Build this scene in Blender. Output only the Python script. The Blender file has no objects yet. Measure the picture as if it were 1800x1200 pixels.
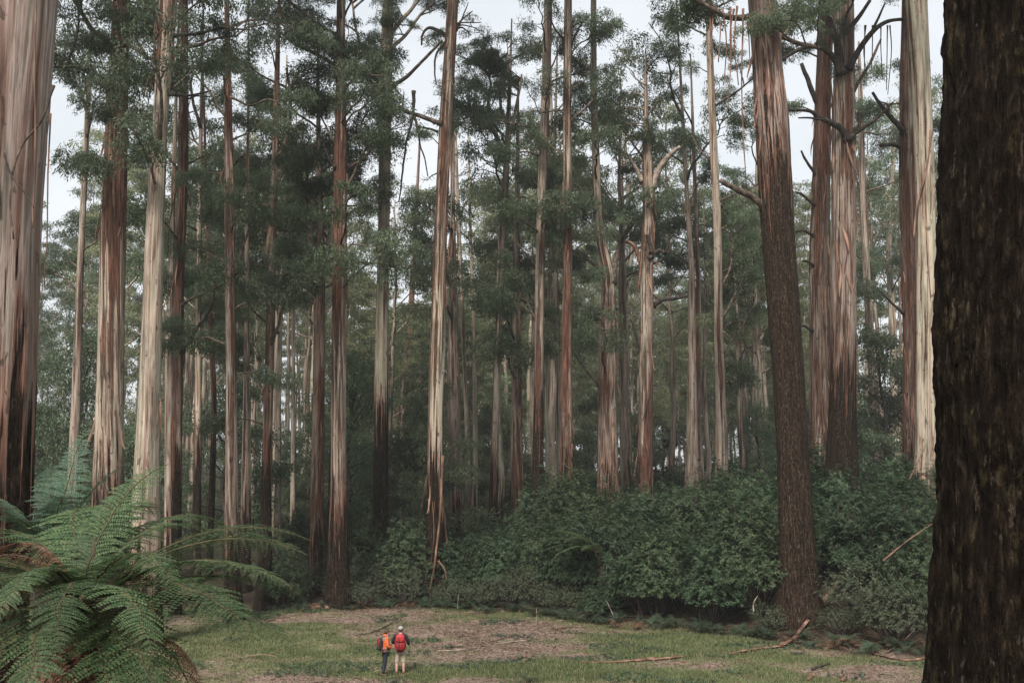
import bpy, math, random
import numpy as np
from mathutils import Vector, Matrix

random.seed(11)
rng = np.random.default_rng(11)
SC = bpy.context.scene
COL = SC.collection
PI = math.pi

# ------------------------------------------------------------------ camera
CAM_Z = 7.2
PITCH = math.atan(230.0 / 1750.0)
cd = bpy.data.cameras.new('camera')
cam = bpy.data.objects.new('camera', cd)
COL.objects.link(cam)
cam.location = (0, 0, CAM_Z)
cam.rotation_euler = (PI / 2 + PITCH, 0, 0)
cd.sensor_width = 36
cd.lens = 35
cd.clip_end = 3000
cd.clip_start = 0.1
SC.camera = cam

# ------------------------------------------------------------------ sky, sun, exposure
SUN_EL, SUN_AZ = math.radians(46), math.radians(198)
world = bpy.data.worlds.new('World')
SC.world = world
world.use_nodes = True
wn, wl = world.node_tree.nodes, world.node_tree.links
wn.clear()
sky = wn.new('ShaderNodeTexSky')
sky.sky_type = 'NISHITA'
sky.sun_disc = False
sky.sun_elevation = SUN_EL
sky.sun_rotation = SUN_AZ
sky.air_density = 1.0
sky.dust_density = 2.0
tcw = wn.new('ShaderNodeTexCoord')
mpw = wn.new('ShaderNodeMapping'); mpw.inputs['Scale'].default_value = (1.2, 1.2, 3.0)
nzw = wn.new('ShaderNodeTexNoise'); nzw.inputs['Scale'].default_value = 1.6; nzw.inputs['Detail'].default_value = 6
nzw.inputs['Roughness'].default_value = 0.5
rmw = wn.new('ShaderNodeValToRGB')
rmw.color_ramp.elements[0].position = 0.3; rmw.color_ramp.elements[0].color = (5.7, 6.1, 6.4, 1)
rmw.color_ramp.elements[1].position = 0.68; rmw.color_ramp.elements[1].color = (7.6, 7.7, 7.8, 1)
mxw = wn.new('ShaderNodeMixRGB'); mxw.inputs['Fac'].default_value = 0.86
bgw = wn.new('ShaderNodeBackground'); bgw.inputs['Strength'].default_value = 0.049
otw = wn.new('ShaderNodeOutputWorld')
wl.new(tcw.outputs['Generated'], mpw.inputs['Vector'])
wl.new(mpw.outputs['Vector'], nzw.inputs['Vector'])
wl.new(nzw.outputs['Fac'], rmw.inputs['Fac'])
wl.new(sky.outputs['Color'], mxw.inputs['Color1'])
wl.new(rmw.outputs['Color'], mxw.inputs['Color2'])
wl.new(mxw.outputs['Color'], bgw.inputs['Color'])
wl.new(bgw.outputs['Background'], otw.inputs['Surface'])

sl = bpy.data.lights.new('sun', 'SUN')
sl.energy = 2.1
sl.angle = math.radians(14)
sl.color = (1.0, 0.94, 0.86)
sun = bpy.data.objects.new('sun', sl)
COL.objects.link(sun)
sd = Vector((math.sin(SUN_AZ) * math.cos(SUN_EL), math.cos(SUN_AZ) * math.cos(SUN_EL), math.sin(SUN_EL)))
sun.rotation_euler = (-sd).to_track_quat('-Z', 'Y').to_euler()
sun.location = (0, 0, 90)

SC.view_settings.view_transform = 'Standard'
SC.view_settings.look = 'None'
SC.view_settings.gamma = 1.0
SC.view_settings.use_curve_mapping = False
SC.view_settings.exposure = 1.62
SC.render.engine = 'CYCLES'
cy = SC.cycles
cy.max_bounces = 6
cy.diffuse_bounces = 3
cy.glossy_bounces = 2
cy.transmission_bounces = 3
cy.volume_bounces = 0
cy.transparent_max_bounces = 4
cy.use_denoising = True
cy.denoiser = 'OPENIMAGEDENOISE'
cy.denoising_input_passes = 'RGB_ALBEDO_NORMAL'
cy.denoising_prefilter = 'NONE'
cy.caustics_reflective = False
cy.caustics_refractive = False
HAZE = 0.00045

# ------------------------------------------------------------------ helpers
F_PX = 1750.0
cp, sp_ = math.cos(PITCH), math.sin(PITCH)


def at(px, py, d):
    """world point seen at photograph pixel (px, py), on the vertical plane y = d"""
    u, v = (px - 900) / F_PX, (600 - py) / F_PX
    y = cp - v * sp_
    z = sp_ + v * cp
    t = d / y
    return np.array([u * t, d, CAM_Z + z * t])


def to_px(x, y, z):
    dz = z - CAM_Z
    f = y * cp + dz * sp_
    v = -y * sp_ + dz * cp
    return 900 + F_PX * x / f, 600 - F_PX * v / f


_EX = np.array([-40, -14, -9.2, -4.6, 0, 2.8, 6.8, 10.2, 13.2, 17, 22, 40])
_EY = np.array([54, 53.0, 54, 54.6, 52.8, 49.8, 47.6, 44.8, 42.0, 40, 37, 30])
_BX = np.array([-30, -12, -8, 0, 7, 14, 30])
_BZ = np.array([0.4, 0.4, 0.5, 1.5, 2.6, 3.1, 3.4])


def sstep(t):
    t = np.clip(t, 0, 1)
    return t * t * (3 - 2 * t)


def edge_y(x):
    return np.interp(x, _EX, _EY)


def ground(x, y):
    x = np.asarray(x, float); y = np.asarray(y, float)
    near = 5.55 * (1 - sstep((y - 2) / 24.0))
    e = y - edge_y(x)
    bank = np.interp(x, _BX, _BZ) * sstep(e / 13.0)
    far = 0.012 * np.clip(e - 10, 0, 400)
    und = 0.07 * np.sin(x * 0.7 + 1.3 * np.sin(y * .31)) * np.sin(y * 0.53 + 0.4 * x) + 0.03 * np.sin(2.1 * x + y * 1.7)
    return near + bank + far + und


def gz(x, y):
    return float(ground(x, y))


# --- numpy value noise
def _h(ix, iy, iz, s):
    n = (ix.astype(np.uint32) * np.uint32(374761393) + iy.astype(np.uint32) * np.uint32(668265263)
         + iz.astype(np.uint32) * np.uint32(2246822519) + np.uint32(s * 3266489917 & 0xffffffff))
    n = (n ^ (n >> np.uint32(13))) * np.uint32(1274126177)
    n = n ^ (n >> np.uint32(16))
    return (n & np.uint32(0xffff)).astype(np.float64) / 65535.0


def vnoise(P, s=0):
    P = np.asarray(P, float)
    i = np.floor(P).astype(np.int64)
    f = P - i
    f = f * f * (3 - 2 * f)
    out = 0
    for a in (0, 1):
        for b in (0, 1):
            for c in (0, 1):
                w = (f[..., 0] if a else 1 - f[..., 0]) * (f[..., 1] if b else 1 - f[..., 1]) * (f[..., 2] if c else 1 - f[..., 2])
                out = out + w * _h(i[..., 0] + a, i[..., 1] + b, i[..., 2] + c, s)
    return out * 2 - 1


def fbm(P, s=0, o=4, g=0.5):
    P = np.asarray(P, float)
    out, a, k = 0, 1.0, 1.0
    for q in range(o):
        out = out + a * vnoise(P * k + 17.3 * q, s + q)
        a *= g; k *= 2.03
    return out


class Geo:
    """collects vertices and quads / triangles, builds ONE mesh"""
    def __init__(self):
        self.v, self.q, self.t, self.n = [], [], [], 0
        self.qm, self.tm = [], []
        self.attr = []

    def add(self, V, Q=None, T=None, mi=0, bco=None):
        V = np.asarray(V, np.float32).reshape(-1, 3)
        if Q is not None and len(Q):
            Q = np.asarray(Q, np.int64).reshape(-1, 4) + self.n
            self.q.append(Q); self.qm.append(np.full(len(Q), mi, np.int32))
        if T is not None and len(T):
            T = np.asarray(T, np.int64).reshape(-1, 3) + self.n
            self.t.append(T); self.tm.append(np.full(len(T), mi, np.int32))
        self.attr.append(V if bco is None else np.asarray(bco, np.float32))
        self.v.append(V); self.n += len(V)

    def mesh(self, name, mats, smooth=True, bco=False):
        m = bpy.data.meshes.new(name)
        V = np.concatenate(self.v)
        q = np.concatenate(self.q) if self.q else np.zeros((0, 4), np.int64)
        t = np.concatenate(self.t) if self.t else np.zeros((0, 3), np.int64)
        m.vertices.add(len(V)); m.vertices.foreach_set('co', V.ravel())
        nl = 4 * len(q) + 3 * len(t)
        m.loops.add(nl)
        m.loops.foreach_set('vertex_index', np.concatenate([q.ravel(), t.ravel()]).astype(np.int32))
        m.polygons.add(len(q) + len(t))
        st = np.concatenate([np.arange(len(q)) * 4, 4 * len(q) + np.arange(len(t)) * 3]).astype(np.int32)
        m.polygons.foreach_set('loop_start', st)
        m.polygons.foreach_set('use_smooth', np.full(len(st), smooth, bool))
        mi = np.concatenate((self.qm or [np.zeros(0, np.int32)]) + (self.tm or [np.zeros(0, np.int32)]))
        m.polygons.foreach_set('material_index', mi.astype(np.int32))
        m.update(calc_edges=True)
        if bco:
            a = m.attributes.new('bco', 'FLOAT_VECTOR', 'POINT')
            a.data.foreach_set('vector', np.concatenate(self.attr).ravel())
        for mm in (mats if isinstance(mats, (list, tuple)) else [mats]):
            m.materials.append(mm)
        return m


def link(name, data, parent=None, loc=(0, 0, 0), rot=(0, 0, 0), scl=(1, 1, 1), kind=None):
    o = bpy.data.objects.new(name, data)
    COL.objects.link(o)
    o.parent = parent
    o.location = loc; o.rotation_euler = rot
    o.scale = scl if hasattr(scl, '__len__') else (scl, scl, scl)
    if kind:
        o['kind'] = kind
    return o


ALL_THINGS = []


def thing(o, label, cat, group=None, px=None):
    o['label'] = label; o['category'] = cat
    if group:
        o['group'] = group
    ALL_THINGS.append((o, px))
    return o


def empty(name, loc, label, cat, group=None, rotz=0.0, scl=1.0, px=None):
    o = link(name, None, None, loc, (0, 0, rotz), scl)
    o.empty_display_size = 0.3
    return thing(o, label, cat, group, px)


def tube(P, R, seg=8, cap=True, flat=1.0, up=None):
    """swept tube; returns V, Q, T.  flat < 1 squashes one cross axis"""
    P = np.asarray(P, float); R = np.asarray(R, float) * np.ones(len(P))
    T = np.gradient(P, axis=0)
    T /= np.linalg.norm(T, axis=1)[:, None] + 1e-9
    a = np.array(up if up is not None else (0, 0, 1.0))
    if abs(T[0] @ a) > .95:
        a = np.array([1.0, 0, 0])
    N = np.zeros_like(P)
    n = np.cross(T[0], a); n /= np.linalg.norm(n)
    for k in range(len(P)):
        n = n - T[k] * (n @ T[k]); n /= np.linalg.norm(n) + 1e-9
        N[k] = n
    B = np.cross(T, N)
    th = np.arange(seg) / seg * 2 * PI
    V = P[:, None] + R[:, None, None] * (np.cos(th)[None, :, None] * N[:, None] + flat * np.sin(th)[None, :, None] * B[:, None])
    V = V.reshape(-1, 3)
    i = np.arange(len(P) - 1)[:, None] * seg
    j = np.arange(seg)[None]; j2 = (j + 1) % seg
    Q = np.stack([i + j, i + j2, i + seg + j2, i + seg + j], -1).reshape(-1, 4)
    Tt = []
    if cap:
        V = np.concatenate([V, P[:1], P[-1:]])
        c0, c1 = len(V) - 2, len(V) - 1
        e = (len(P) - 1) * seg
        for k in range(seg):
            Tt.append((c0, (k + 1) % seg, k)); Tt.append((c1, e + k, e + (k + 1) % seg))
    return V, Q, np.array(Tt) if Tt else None


def smooth_path(P, n):
    P = np.asarray(P, float)
    m = len(P)
    if m < 3:
        return P[0] + (P[-1] - P[0]) * np.linspace(0, 1, n)[:, None]
    Q = np.vstack([2 * P[0] - P[1], P, 2 * P[-1] - P[-2]])
    out = []
    for t in np.linspace(0, m - 1 - 1e-6, n):
        i = int(t); f = t - i
        p0, p1, p2, p3 = Q[i], Q[i + 1], Q[i + 2], Q[i + 3]
        out.append(.5 * ((2 * p1) + (p2 - p0) * f + (2 * p0 - 5 * p1 + 4 * p2 - p3) * f * f + (3 * p1 - p0 - 3 * p2 + p3) * f ** 3))
    return np.array(out)


def unit(v):
    v = np.asarray(v, float)
    return v / (np.linalg.norm(v, axis=-1, keepdims=True) + 1e-9)


def rand_dirs(n, g=None):
    g = g or rng
    return unit(g.normal(size=(n, 3)))


def leaves(pos, d, nrm, L, W, fold=0.15):
    """N lozenge leaves: one quad each, gently folded"""
    pos = np.asarray(pos, float)
    d = unit(d)
    s = unit(np.cross(d, nrm))
    n = np.cross(s, d)
    L = np.asarray(L)[:, None] * np.ones((len(pos), 1)) if np.ndim(L) else np.full((len(pos), 1), L)
    W = np.asarray(W)[:, None] * np.ones((len(pos), 1)) if np.ndim(W) else np.full((len(pos), 1), W)
    a = pos
    b = pos + d * L * .42 + s * W * .5 + n * W * fold
    c = pos + d * L - n * L * .08
    e = pos + d * L * .42 - s * W * .5 + n * W * fold
    V = np.stack([a, b, c, e], 1).reshape(-1, 3)
    Q = np.arange(len(pos) * 4).reshape(-1, 4)
    return V, Q


# ------------------------------------------------------------------ materials
def new_mat(name):
    m = bpy.data.materials.new(name)
    m.use_nodes = True
    nt = m.node_tree
    nt.nodes.clear()
    return m, nt.nodes, nt.links


def ramp(nodes, stops):
    r = nodes.new('ShaderNodeValToRGB')
    e = r.color_ramp.elements
    while len(e) < len(stops):
        e.new(0.5)
    for k, (p, c) in enumerate(stops):
        e[k].position = p
        e[k].color = (*c, 1) if len(c) == 3 else c
    return r


def mat_leaf(name, cols, trans=0.3, rough=0.45, spec=0.4, obj_var=0.25):
    """leaf colours vary leaf by leaf and plant by plant; thin leaves let light through"""
    m, N, L = new_mat(name)
    geo = N.new('ShaderNodeNewGeometry')
    oi = N.new('ShaderNodeObjectInfo')
    rp = ramp(N, [(k / (len(cols) - 1), c) for k, c in enumerate(cols)])
    L.new(geo.outputs['Random Per Island'], rp.inputs['Fac'])
    hs = N.new('ShaderNodeHueSaturation')
    mr = N.new('ShaderNodeMapRange')
    mr.inputs['To Min'].default_value = 1 - obj_var; mr.inputs['To Max'].default_value = 1 + obj_var
    L.new(oi.outputs['Random'], mr.inputs['Value'])
    L.new(mr.outputs['Result'], hs.inputs['Value'])
    L.new(rp.outputs['Color'], hs.inputs['Color'])
    b = N.new('ShaderNodeBsdfPrincipled')
    b.inputs['Roughness'].default_value = rough
    b.inputs['Specular IOR Level'].default_value = spec
    t = N.new('ShaderNodeBsdfTranslucent')
    mx = N.new('ShaderNodeMixShader'); mx.inputs['Fac'].default_value = trans
    o = N.new('ShaderNodeOutputMaterial')
    L.new(hs.outputs['Color'], b.inputs['Base Color'])
    L.new(hs.outputs['Color'], t.inputs['Color'])
    L.new(b.outputs['BSDF'], mx.inputs[1]); L.new(t.outputs['BSDF'], mx.inputs[2])
    L.new(mx.outputs['Shader'], o.inputs['Surface'])
    return m


def mat_plain(name, stops, scale=8.0, stretch=(1, 1, 1), rough=0.8, bump=0.0, detail=5):
    m, N, L = new_mat(name)
    tc = N.new('ShaderNodeTexCoord')
    mp = N.new('ShaderNodeMapping'); mp.inputs['Scale'].default_value = stretch
    nz = N.new('ShaderNodeTexNoise'); nz.inputs['Scale'].default_value = scale; nz.inputs['Detail'].default_value = detail
    rp = ramp(N, stops)
    b = N.new('ShaderNodeBsdfPrincipled'); b.inputs['Roughness'].default_value = rough
    b.inputs['Specular IOR Level'].default_value = 0.25
    o = N.new('ShaderNodeOutputMaterial')
    L.new(tc.outputs['Object'], mp.inputs['Vector']); L.new(mp.outputs['Vector'], nz.inputs['Vector'])
    L.new(nz.outputs['Fac'], rp.inputs['Fac']); L.new(rp.outputs['Color'], b.inputs['Base Color'])
    if bump:
        bp = N.new('ShaderNodeBump'); bp.inputs['Strength'].default_value = bump; bp.inputs['Distance'].default_value = .03
        L.new(nz.outputs['Fac'], bp.inputs['Height']); L.new(bp.outputs['Normal'], b.inputs['Normal'])
    L.new(b.outputs['BSDF'], o.inputs['Surface'])
    return m


def mat_bark(name):
    """eucalypt bark: smooth pale upper bark, stringy brown ribbons, dark rough stocking at the foot.
    object properties: sock (m), strip 0..1 share of stringy bark, tone 0 cream .. 1 pink grey, seed"""
    m, N, L = new_mat(name)

    def attr(n):
        a = N.new('ShaderNodeAttribute'); a.attribute_type = 'OBJECT'; a.attribute_name = n
        return a.outputs['Fac']
    co = N.new('ShaderNodeAttribute'); co.attribute_name = 'bco'
    seed = N.new('ShaderNodeCombineXYZ')
    L.new(attr('seed'), seed.inputs['X']); L.new(attr('seed'), seed.inputs['Y'])
    add = N.new('ShaderNodeVectorMath'); add.operation = 'ADD'
    L.new(co.outputs['Vector'], add.inputs[0]); L.new(seed.outputs['Vector'], add.inputs[1])

    def noise(sx, sz, detail=4, rough=.55, gain=2.0):
        mp = N.new('ShaderNodeMapping'); mp.inputs['Scale'].default_value = (sx, sx, sz)
        nz = N.new('ShaderNodeTexNoise'); nz.inputs['Scale'].default_value = 1.0
        nz.inputs['Detail'].default_value = detail; nz.inputs['Roughness'].default_value = rough
        L.new(add.outputs['Vector'], mp.inputs['Vector']); L.new(mp.outputs['Vector'], nz.inputs['Vector'])
        sp = N.new('ShaderNodeMapRange'); sp.inputs['From Min'].default_value = .5 - .5 / gain; sp.inputs['From Max'].default_value = .5 + .5 / gain
        L.new(nz.outputs['Fac'], sp.inputs['Value'])
        return sp.outputs['Result']

    def math_(op, a, b=None, c=None):
        n = N.new('ShaderNodeMath'); n.operation = op
        for k, v in enumerate((a, b, c)):
            if v is None:
                continue
            if isinstance(v, (int, float)):
                n.inputs[k].default_value = v
            else:
                L.new(v, n.inputs[k])
        return n.outputs[0]

    def mrange(v, a, b, c=0.0, d=1.0):
        n = N.new('ShaderNodeMapRange'); n.interpolation_type = 'SMOOTHSTEP'
        L.new(v, n.inputs['Value'])
        for nm, x in (('From Min', a), ('From Max', b), ('To Min', c), ('To Max', d)):
            n.inputs[nm].default_value = x
        return n.outputs['Result']

    def mix(f, a, b):
        n = N.new('ShaderNodeMixRGB')
        if isinstance(f, (int, float)):
            n.inputs['Fac'].default_value = f
        else:
            L.new(f, n.inputs['Fac'])
        L.new(a, n.inputs['Color1']); L.new(b, n.inputs['Color2'])
        return n.outputs['Color']

    long_ = noise(4.2, 0.13, 4, .55, 2.4)
    fine = noise(15, 0.55, 5, .62, 2.2)
    fibre = noise(42, 1.1, 3, .6)
    blot = noise(2.6, 1.2, 5)
    grain = noise(17, 6.0, 5, .7, 2.6)
    sep = N.new('ShaderNodeSeparateXYZ'); L.new(co.outputs['Vector'], sep.inputs[0])
    z = sep.outputs['Z']
    # smooth bark
    cream = ramp(N, [(.12, (.15, .095, .068)), (.22, (.29, .215, .16)), (.40, (.44, .385, .30)), (.52, (.40, .36, .285)), (.57, (.26, .25, .18)), (.72, (.31, .275, .215)), (.80, (.18, .12, .09)), (.92, (.09, .055, .04))])
    pink = ramp(N, [(.10, (.055, .03, .024)), (.25, (.13, .078, .062)), (.42, (.245, .178, .155)), (.50, (.32, .262, .236)), (.56, (.17, .148, .122)), (.70, (.18, .122, .10)), (.82, (.115, .064, .047)), (.95, (.06, .034, .026))])
    L.new(long_, cream.inputs['Fac']); L.new(long_, pink.inputs['Fac'])
    wide = noise(1.5, 0.05, 2, .5, 2.4)
    sm = mix(math_('ADD', attr('tone'), math_('MULTIPLY', math_('SUBTRACT', wide, .5), .8)), cream.outputs['Color'], pink.outputs['Color'])
    stains = ramp(N, [(.12, (.30, .24, .20)), (.34, (.8, .76, .72)), (.55, (1, 1, 1))])
    L.new(fine, stains.inputs['Fac'])
    mul = N.new('ShaderNodeMixRGB'); mul.blend_type = 'MULTIPLY'; mul.inputs['Fac'].default_value = .55
    L.new(sm, mul.inputs['Color1']); L.new(stains.outputs['Color'], mul.inputs['Color2'])
    sm = mul.outputs['Color']
    # stringy bark
    st = ramp(N, [(.14, (.010, .006, .005)), (.34, (.050, .021, .014)), (.5, (.115, .047, .030)), (.68, (.22, .10, .064)), (.9, (.33, .205, .15))])
    L.new(math_('ADD', math_('MULTIPLY', fine, .6), math_('MULTIPLY', fibre, .4)), st.inputs['Fac'])
    hstr = math_('MULTIPLY', attr('hs'), mrange(math_('SUBTRACT', math_('ADD', z, math_('MULTIPLY', long_, 6.0)), attr('hz')), 0.0, 5.0))
    smask = math_('ADD', math_('MULTIPLY_ADD', fine, .40, math_('MULTIPLY_ADD', wide, .28, math_('MULTIPLY', long_, .72))), math_('ADD', attr('strip'), hstr))
    smask = mrange(smask, .93, 1.10)
    c1 = mix(smask, sm, st.outputs['Color'])
    # stocking
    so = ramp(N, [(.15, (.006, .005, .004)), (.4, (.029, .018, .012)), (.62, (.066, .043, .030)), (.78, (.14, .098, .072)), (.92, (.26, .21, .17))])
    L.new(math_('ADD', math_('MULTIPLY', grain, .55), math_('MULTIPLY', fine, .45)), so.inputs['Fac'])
    moss = ramp(N, [(.35, (.008, .008, .005)), (.6, (.018, .016, .008)), (.9, (.07, .062, .024))])
    L.new(grain, moss.inputs['Fac'])
    edge = math_('ADD', math_('MULTIPLY', math_('SUBTRACT', long_, .5), 7.0), math_('MULTIPLY', math_('SUBTRACT', fine, .5), 4.5))
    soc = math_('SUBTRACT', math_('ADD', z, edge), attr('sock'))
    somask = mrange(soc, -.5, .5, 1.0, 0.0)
    # a torn red-brown band above the stocking
    band = mrange(soc, 0.2, 3.5, 1.0, 0.0)
    c1 = mix(math_('MULTIPLY', band, mrange(fine, .42, .55)), c1, st.outputs['Color'])
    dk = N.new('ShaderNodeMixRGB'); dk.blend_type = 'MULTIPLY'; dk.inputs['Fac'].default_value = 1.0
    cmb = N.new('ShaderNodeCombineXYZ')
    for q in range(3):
        L.new(attr('wet'), cmb.inputs[q])  # scales stocking colours: own dark tone, plus painted shade on the near right trunk
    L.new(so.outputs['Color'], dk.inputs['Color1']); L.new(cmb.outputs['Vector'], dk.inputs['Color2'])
    fleck = noise(15, 3.5, 4, .7, 2.4)
    pale_ = N.new('ShaderNodeRGB'); pale_.outputs[0].default_value = (.21, .165, .13, 1)
    somix = mix(math_('MULTIPLY', math_('MULTIPLY', mrange(blot, .35, .8), mrange(grain, .45, .8)), attr('moss')), dk.outputs['Color'], moss.outputs['Color'])
    somix = mix(math_('MULTIPLY', mrange(fleck, .74, .88), math_('MULTIPLY', attr('wet'), .9)), somix, pale_.outputs[0])
    pat = ramp(N, [(.1, (.45, .42, .40)), (.42, (.92, .9, .88)), (.75, (1.1, 1.1, 1.1))])
    L.new(noise(2.2, .55, 4, .6, 2.2), pat.inputs['Fac'])
    mp2 = N.new('ShaderNodeMixRGB'); mp2.blend_type = 'MULTIPLY'; mp2.inputs['Fac'].default_value = .8
    L.new(c1, mp2.inputs['Color1']); L.new(pat.outputs['Color'], mp2.inputs['Color2'])
    spots = mrange(noise(4.5, 2.0, 4, .6, 2.8), .86, .97)
    spc = N.new('ShaderNodeRGB'); spc.outputs[0].default_value = (.045, .028, .021, 1)
    crk = mrange(noise(30, .45, 3, .6, 2.4), .80, .92)
    c3 = mix(math_('MULTIPLY', math_('MAXIMUM', spots, crk), .75), mp2.outputs['Color'], spc.outputs[0])
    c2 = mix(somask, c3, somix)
    b = N.new('ShaderNodeBsdfPrincipled')
    b.inputs['Roughness'].default_value = .75
    L.new(mrange(soc, -.5, .5, .06, .25), b.inputs['Specular IOR Level'])
    L.new(c2, b.inputs['Base Color'])
    rough_amt = math_('MAXIMUM', smask, somask)
    hgt = math_('ADD', math_('MULTIPLY', fine, .7), math_('MULTIPLY', math_('ADD', fibre, grain), .35))
    hgt = math_('ADD', math_('MULTIPLY', hgt, math_('MULTIPLY_ADD', rough_amt, .9, .1)), math_('MULTIPLY', rough_amt, .5))
    bp = N.new('ShaderNodeBump'); bp.inputs['Strength'].default_value = 1.0; bp.inputs['Distance'].default_value = .09
    L.new(hgt, bp.inputs['Height']); L.new(bp.outputs['Normal'], b.inputs['Normal'])
    o = N.new('ShaderNodeOutputMaterial')
    L.new(b.outputs['BSDF'], o.inputs['Surface'])
    return m


M = {}
M['bark'] = mat_bark('eucalypt_bark')
M['limb'] = mat_plain('branch_bark', [(.3, (.028, .02, .016)), (.5, (.085, .06, .047)), (.72, (.19, .155, .125))], 5, (1, 1, 1), .8, .4)
M['limbdark'] = mat_plain('dark_branch_bark', [(.3, (.014, .011, .01)), (.55, (.045, .034, .028)), (.8, (.11, .085, .068))], 6, (1, 1, 1), .8, .5)
M['limbpale'] = mat_plain('pale_branch_bark', [(.3, (.10, .075, .058)), (.5, (.22, .175, .14)), (.72, (.34, .30, .25))], 4, (1, 1, 1), .75, .3)
M['ribbon'] = mat_plain('bark_ribbon', [(.3, (.05, .026, .018)), (.5, (.14, .075, .052)), (.7, (.29, .175, .125))], 3, (1, 1, .35), .7, .2)
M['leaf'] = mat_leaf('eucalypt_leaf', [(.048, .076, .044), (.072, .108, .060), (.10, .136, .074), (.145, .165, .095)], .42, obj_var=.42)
M['leaf_far'] = mat_leaf('sun_painted_eucalypt_leaf', [(.10, .13, .066), (.145, .172, .085), (.19, .21, .105), (.25, .24, .14)], .45, obj_var=.35)  # brighter copy of the eucalypt leaf, with sunlight put into its colours
M['leaf_mid'] = mat_leaf('grey_green_leaf', [(.072, .098, .06), (.105, .135, .078), (.14, .17, .095), (.185, .20, .115)], .42, obj_var=.35)
M['leaf_under'] = mat_leaf('understorey_leaf', [(.044, .072, .042), (.066, .102, .056), (.092, .132, .068), (.125, .155, .08)], .38, obj_var=.4)
M['leaf_shrub'] = mat_leaf('broad_shrub_leaf', [(.022, .041, .022), (.034, .059, .031), (.049, .079, .042), (.085, .115, .066)], .22, .55, .16, .3)
M['leaf_shrub_olive'] = mat_leaf('olive_shrub_leaf', [(.028, .046, .024), (.044, .068, .034), (.062, .09, .044), (.10, .125, .07)], .22, .55, .16, .3)
M['leaf_fine'] = mat_leaf('fine_shrub_leaf', [(.034, .048, .028), (.05, .066, .036), (.066, .082, .046), (.095, .10, .06)], .25, .5, .3)
M['frond'] = mat_leaf('fern_frond', [(.034, .064, .030), (.050, .088, .038), (.072, .115, .050), (.11, .13, .058)], .35, .55, .25, .3)
M['frond_blue'] = mat_leaf('bracken_frond', [(.036, .072, .046), (.054, .098, .06), (.078, .12, .074)], .3, .5, .3, .25)
M['frond_dead'] = mat_leaf('dead_frond', [(.10, .048, .030), (.19, .10, .066), (.27, .165, .115)], .2, .8, .1)
M['grass'] = mat_leaf('meadow_grass', [(.066, .096, .036), (.095, .125, .05), (.135, .155, .072), (.24, .21, .12)], .3, .6, .2, .0)
M['litter'] = mat_leaf('bark_litter', [(.045, .027, .02), (.10, .062, .045), (.18, .115, .085), (.29, .20, .15)], .0, .8, .15, .0)
M['rachis'] = mat_plain('fern_stalk', [(.3, (.03, .02, .012)), (.7, (.075, .06, .028))], 6)
M['fern_trunk'] = mat_plain('fern_trunk_fibre', [(.3, (.010, .007, .006)), (.6, (.035, .022, .016)), (.8, (.09, .055, .035))], 18, (1, 1, .5), .9, 1.0)


def mat_ground():
    m, N, L = new_mat('meadow_ground')
    at_ = N.new('ShaderNodeAttribute'); at_.attribute_name = 'green'
    tc = N.new('ShaderNodeTexCoord')
    n1 = N.new('ShaderNodeTexNoise'); n1.inputs['Scale'].default_value = 1.3; n1.inputs['Detail'].default_value = 8; n1.inputs['Roughness'].default_value = .7
    n2 = N.new('ShaderNodeTexNoise'); n2.inputs['Scale'].default_value = 9; n2.inputs['Detail'].default_value = 6
    L.new(tc.outputs['Object'], n1.inputs['Vector']); L.new(tc.outputs['Object'], n2.inputs['Vector'])
    br = ramp(N, [(.3, (.07, .045, .036)), (.48, (.16, .112, .092)), (.62, (.24, .18, .15)), (.75, (.34, .275, .23))])
    gr = ramp(N, [(.3, (.05, .068, .024)), (.55, (.095, .115, .045)), (.75, (.17, .165, .08))])
    L.new(n2.outputs['Fac'], br.inputs['Fac']); L.new(n2.outputs['Fac'], gr.inputs['Fac'])
    ad = N.new('ShaderNodeMath'); ad.operation = 'ADD'
    L.new(at_.outputs['Fac'], ad.inputs[0]); L.new(n1.outputs['Fac'], ad.inputs[1])
    mr = N.new('ShaderNodeMapRange'); mr.inputs['From Min'].default_value = .70; mr.inputs['From Max'].default_value = 1.25
    L.new(ad.outputs[0], mr.inputs['Value'])
    mx = N.new('ShaderNodeMixRGB')
    L.new(mr.outputs['Result'], mx.inputs['Fac']); L.new(br.outputs['Color'], mx.inputs['Color1']); L.new(gr.outputs['Color'], mx.inputs['Color2'])
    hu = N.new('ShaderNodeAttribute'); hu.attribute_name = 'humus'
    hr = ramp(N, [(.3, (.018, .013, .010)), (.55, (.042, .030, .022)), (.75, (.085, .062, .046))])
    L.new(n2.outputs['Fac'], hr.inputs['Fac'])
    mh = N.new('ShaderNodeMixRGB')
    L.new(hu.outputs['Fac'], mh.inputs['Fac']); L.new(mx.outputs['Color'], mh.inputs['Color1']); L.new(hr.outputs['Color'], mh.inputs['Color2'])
    mx = mh
    b = N.new('ShaderNodeBsdfPrincipled'); b.inputs['Roughness'].default_value = .95; b.inputs['Specular IOR Level'].default_value = .1
    L.new(mx.outputs['Color'], b.inputs['Base Color'])
    bp = N.new('ShaderNodeBump'); bp.inputs['Strength'].default_value = .8; bp.inputs['Distance'].default_value = .06
    L.new(n2.outputs['Fac'], bp.inputs['Height']); L.new(bp.outputs['Normal'], b.inputs['Normal'])
    o = N.new('ShaderNodeOutputMaterial'); L.new(b.outputs['BSDF'], o.inputs['Surface'])
    return m


M['ground'] = mat_ground()

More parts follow.
